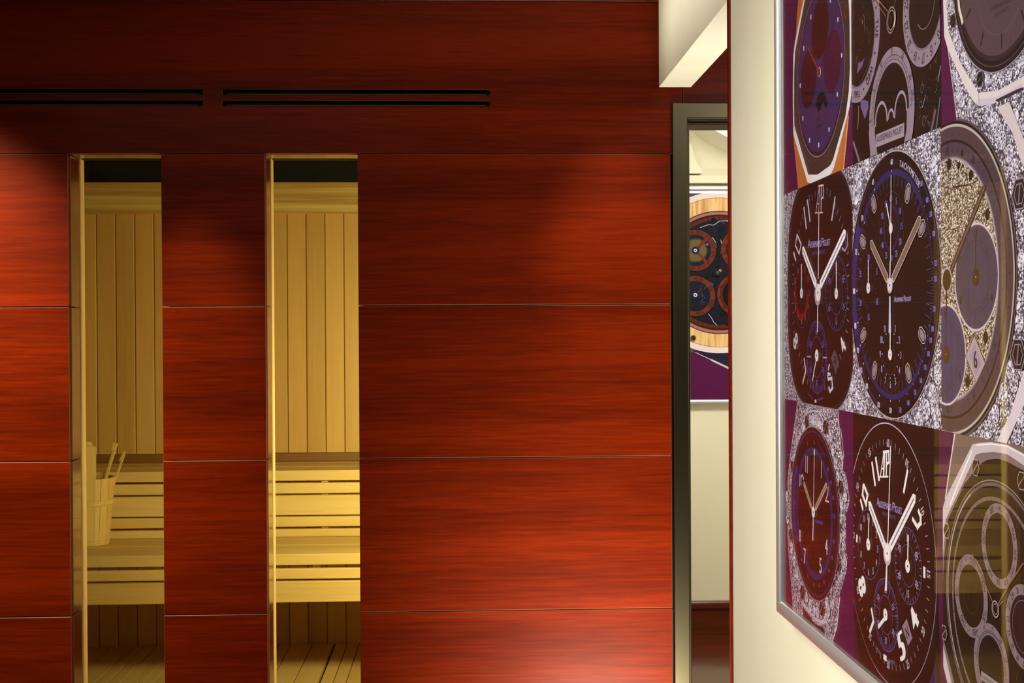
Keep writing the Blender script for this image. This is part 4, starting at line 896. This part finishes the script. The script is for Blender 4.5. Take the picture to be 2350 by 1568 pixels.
d1 = (2230, 1368); P.circ(d1, 94, RB); P.circ(d1, 71, (50, 32, 18)); P.ring(d1, 40, 1.2, (90, 68, 40))
for i, t in enumerate(('SUN', 'MON', 'TUE', 'WED', 'THU', 'FRI', 'SAT')): P.around(t, d1, 82, 8+i*51.4, 15, ink, sp=.6, wide=.8); dot(d1, 33+i*51.4, 82, 2, ink)
d2 = (2352, 1440); P.circ(d2, 97, RB); P.circ(d2, 73, (50, 30, 30)); P.ring(d2, 60, 1.5, (120, 104, 130))
for i in range(16): P.around(str(1+i*2), d2, 85, i*22.5, 15, ink, wide=.7)
a1 = (2277, 1530); P.circ(a1, 97, RB); P.circ(a1, 70, (44, 28, 22)); P.ring(a1, 80, 1.2, ink, -95, 90); P.ring(a1, 75, 1.2, ink, -95, 90); P.ticks(a1, 75, 80, 60, 1.6, ink, -90)
for i, t in enumerate(('0', '5', '10', '15', '20', '25')): P.around(t, a1, 89, -84+i*30, 11, ink, wide=.8)
P.poly([(2255, 1540), (2300, 1572), (2300, 1590), (2254, 1560)], (150, 134, 140)); P.text('AUDEMARS PIGUET', (2257, 1556), (2296, 1584), 8, ink)
P.hl([(2233, 1270), (2260, 1330), (2282, 1384)], 1.6, (130, 92, 70)); P.hl([(2352, 1292), (2320, 1340), (2293, 1388)], 1.8, (130, 96, 80)); P.ring((2287.3, 1398.3), 18, 3.5, (170, 150, 146), n=28); P.ring((2287.3, 1398.3), 12, 2, (150, 130, 130), n=24)
for c, h in (((2241.4, 1073.7), 22), ((2175.4, 1219), 20), ((2169.5, 1452), 19), ((2347.5, 1104), 24)): P.screw(c, h, (186, 160, 156), (66, 44, 26), 50)
print('layers', P.k, 'faces', len(P.f))

def poster(P, u0, u1, v0, v1, label, fm, fw=.02, depth=.022):
    c = ((u0+u1)/2, v0)
    loc = (P.c + depth - .002 if P.plane == 'X' else c[0], -c[0] if P.plane == 'X' else P.c + depth - .002, v0)
    e = empty('framed_poster', loc); tag(e, label, 'poster')
    wall = P.c + depth
    def bx(mb, a0, a1, b0, b1, d0, d1, m, bev=0):        # depth measured out from the print face towards the room
        if P.plane == 'X': mb.box(P.c-d1, P.c-d0, -a1, -a0, b0, b1, m, bev)
        else: mb.box(a0, a1, P.c-d1, P.c-d0, b0, b1, m, bev)
    # mitred rounded frame profile
    prof = [(0, -depth+.001), (-fw, -depth+.001)] + [(-fw/2-fw/2*math.cos(a), .002+.0105*math.sin(a)**.6) for a in [PI*i/14 for i in range(1, 14)]] + [(-.0002, .0035), (0, -.002)]
    b = MB(); k = b.mi(fm); n = len(prof)
    cs = [(u0, v0, 1, 1), (u1, v0, -1, 1), (u1, v1, -1, -1), (u0, v1, 1, -1)]
    rr = [[b.bm.verts.new(P.w((cu_+sx*o, cv_+sy*o), d)) for o, d in prof] for cu_, cv_, sx, sy in cs]
    for i in range(4):
        a, c_ = rr[i], rr[(i+1) % 4]
        for j in range(n):
            f = b.bm.faces.new((a[j], a[(j+1) % n], c_[(j+1) % n], c_[j])); f.material_index = k
    bmesh.ops.recalc_face_normals(b.bm, faces=b.bm.faces[:])
    b.build('frame', e)
    mb = MB(); bx(mb, u0, u1, v0, v1, -depth+.003, -.0004, mat('backing_board', (90, 80, 74), .8)); mb.build('backing_board', e)
    P.build('print', e)
    mb = MB(); bx(mb, u0+.0005, u1-.0005, v0+.0005, v1-.0005, .0045, .0065, M_acryl); mb.build('cover_sheet', e)
    return e
poster(P, cu[0], cu[3], rv[0], rv[3], 'large square collage poster of watch dials in a silver frame on the cream right wall', M_silver, .024)

# --- second poster, seen through the doorway
Q = Print('Y', YFAR-.03, .00006)
qc = (1651, 625.5)
qa, qb = Q.uv(1411, 918.5), Q.uv(1891, 438)
q0, q1, r0, r1 = qa.x, qb.x, qa.y, qb.y
Q.clip = (q0, q1, r0, r1); Q.raw([(q0, r0), (q1, r0), (q1, r1), (q0, r1)], (104, 84, 92))
Q.poly([(1400, 780), (1600, 811), (1676, 845), (1900, 950), (1900, 1000), (1400, 1000)], (100, 30, 84)); Q.poly([(1590, 806), (1676, 843), (1900, 940), (1900, 780), (1700, 780)], (48, 42, 66)); Q.line([(1596, 809), (1632, 826)], 1.6, (206, 196, 220)); Q.line([(1632, 826), (1678, 848), (1900, 952)], 4.2, (214, 204, 226))
Q.circ(qc, 185.5, (240, 226, 222), 120); Q.circ(qc, 172, (150, 96, 70), 120); Q.circ(qc, 171, LGOLD, 120)
Q.circ(qc, 141.5, (60, 40, 70), 110); Q.circ(qc, 139.5, (176, 120, 110), 110); Q.circ(qc, 133, (62, 30, 30), 110); Q.circ(qc, 129, (104, 48, 30), 110); Q.ticks(qc, 121, 129, 60, 1, (50, 26, 22)); Q.circ(qc, 121, (34, 32, 44), 110)
rn = random.Random(11)
for i in range(60):
    a = rn.uniform(0, 360); p = Q.pt(qc, a, rn.uniform(30, 116)); w_ = Vector((rn.uniform(-1, 1), rn.uniform(-1, 1)))*rn.uniform(.01, .045)
    n = Vector((-w_.y, w_.x))*rn.uniform(.15, .6); Q.raw([p, p+w_*.6+n, p+w_, p+w_*.5-n], rn.choice([(52, 48, 74), (72, 66, 100), (24, 22, 28), (30, 26, 30), (60, 54, 82), (88, 82, 118)]))
for pts in ([(1606, 523), (1625, 516), (1638, 517), (1650, 508), (1676, 506)], [(1634, 545), (1642, 556)], [(1625, 720), (1634, 732), (1637, 739), (1645, 747)], [(1652, 545), (1656, 560)], [(1668, 508), (1676, 513)]): Q.line(pts, 1.4, (190, 186, 210))
Q.circ((1637, 506), 6, (24, 22, 28), 20); Q.circ((1655, 526), 6, (24, 22, 28), 20); Q.circ((1658, 719), 6, (20, 20, 26), 20)
RQ = (120, 56, 36)
Q.line([(1588, 640), (1640, 627)], 9, (28, 26, 24)); Q.line([(1652, 530), (1648, 620)], 5, (28, 26, 24))
for c, ro, ri in (((1595.5, 575), 47, 36), ((1595, 680), 46, 35), ((1694, 676), 49, 37), ((1702, 572), 48, 37)):
    Q.circ(c, ro, RQ, 64); Q.circ(c, ri, (34, 32, 48) if ro < 49 else (22, 20, 20), 64)
m1 = (1595.5, 575); Q.circ(m1, 25, (112, 98, 62), 48); Q.ticks(m1, 24, 28, 44, 1.6, (112, 98, 62)); Q.line([(1590, 582), (1622, 547)], 7, RQ); Q.line([(1590, 568), (1624, 606)], 6, RQ); Q.circ(m1, 9, (36, 38, 84), 24); Q.circ(m1, 4, (200, 196, 210), 16); Q.circ(m1, 1.5, (30, 30, 50), 8); Q.circ((1622.5, 561), 4, (50, 54, 96), 16); Q.circ((1622.5, 561), 2, (150, 150, 180), 10)
for i, t in enumerate(('JAN', 'FEB', 'MAR', 'APR', 'MAY', 'JUN', 'JUL', 'AUG', 'SEP')): Q.around(t, m1, 41.5, -45+i*29.5, 7.5, (56, 28, 24), sp=.9, wide=.85)
w1_ = (1595, 680); 
for i, t in enumerate(('MON', 'TUE', 'WED', 'THU')): Q.around(t, w1_, 40.5, 12+i*51, 8, (56, 28, 24), sp=.9, wide=.85)
for i in range(30):
    p = Q.pt(w1_, rn.uniform(20, 170), rn.uniform(3, 30)); d = Vector((rn.uniform(-1, 1), rn.uniform(-1, 1)))*.02; Q.seg(p, p+d, rn.uniform(.001, .004), rn.choice([(130, 112, 150), (70, 64, 96), (110, 40, 34), (90, 76, 50), (24, 24, 40)]))
Q.line([(1596, 677), (1616, 686), (1628, 689)], 4, (30, 32, 78)); Q.circ((1595, 677.5), 8, (34, 38, 90), 20); Q.circ((1595, 677.5), 4.5, (220, 200, 170), 14); Q.circ((1595, 677.5), 2, (40, 30, 30), 8)
d3 = (1694, 676); Q.ring(d3, 42, .8, (56, 28, 24)); Q.ring(d3, 39, .8, (56, 28, 24)); Q.ticks(d3, 39, 42, 60, .8, (56, 28, 24)); 
for i, t in enumerate(('0', '5', '10', '15', '20')): Q.around(t, d3, 45.5, -130+i*32, 6, (56, 28, 24), wide=.9)
d4 = (1702, 572)
for i, t in enumerate(('23', '25', '27', '29', '31')): Q.around(t, d4, 42, -125+i*24, 7.5, (56, 28, 24), wide=.85)
Q.circ((1646, 625.6), 9, (40, 34, 24), 24); Q.circ((1646, 625.6), 3.4, (96, 104, 130), 14); Q.circ((1646, 625.6), 1.4, (20, 20, 24), 8); Q.line([(1649, 619), (1653, 624)], 1.6, (220, 200, 150)); Q.line([(1652, 618), (1656, 622)], 1.2, (200, 180, 130))
Q.screw((1590, 776), 7, (90, 66, 70), (56, 40, 46), 80)
poster(Q, q0, q1, r0, r1, 'framed poster of a rose-gold skeleton watch with a purple corner, seen through the doorway', M_silver, .027, .03)
#ART1#
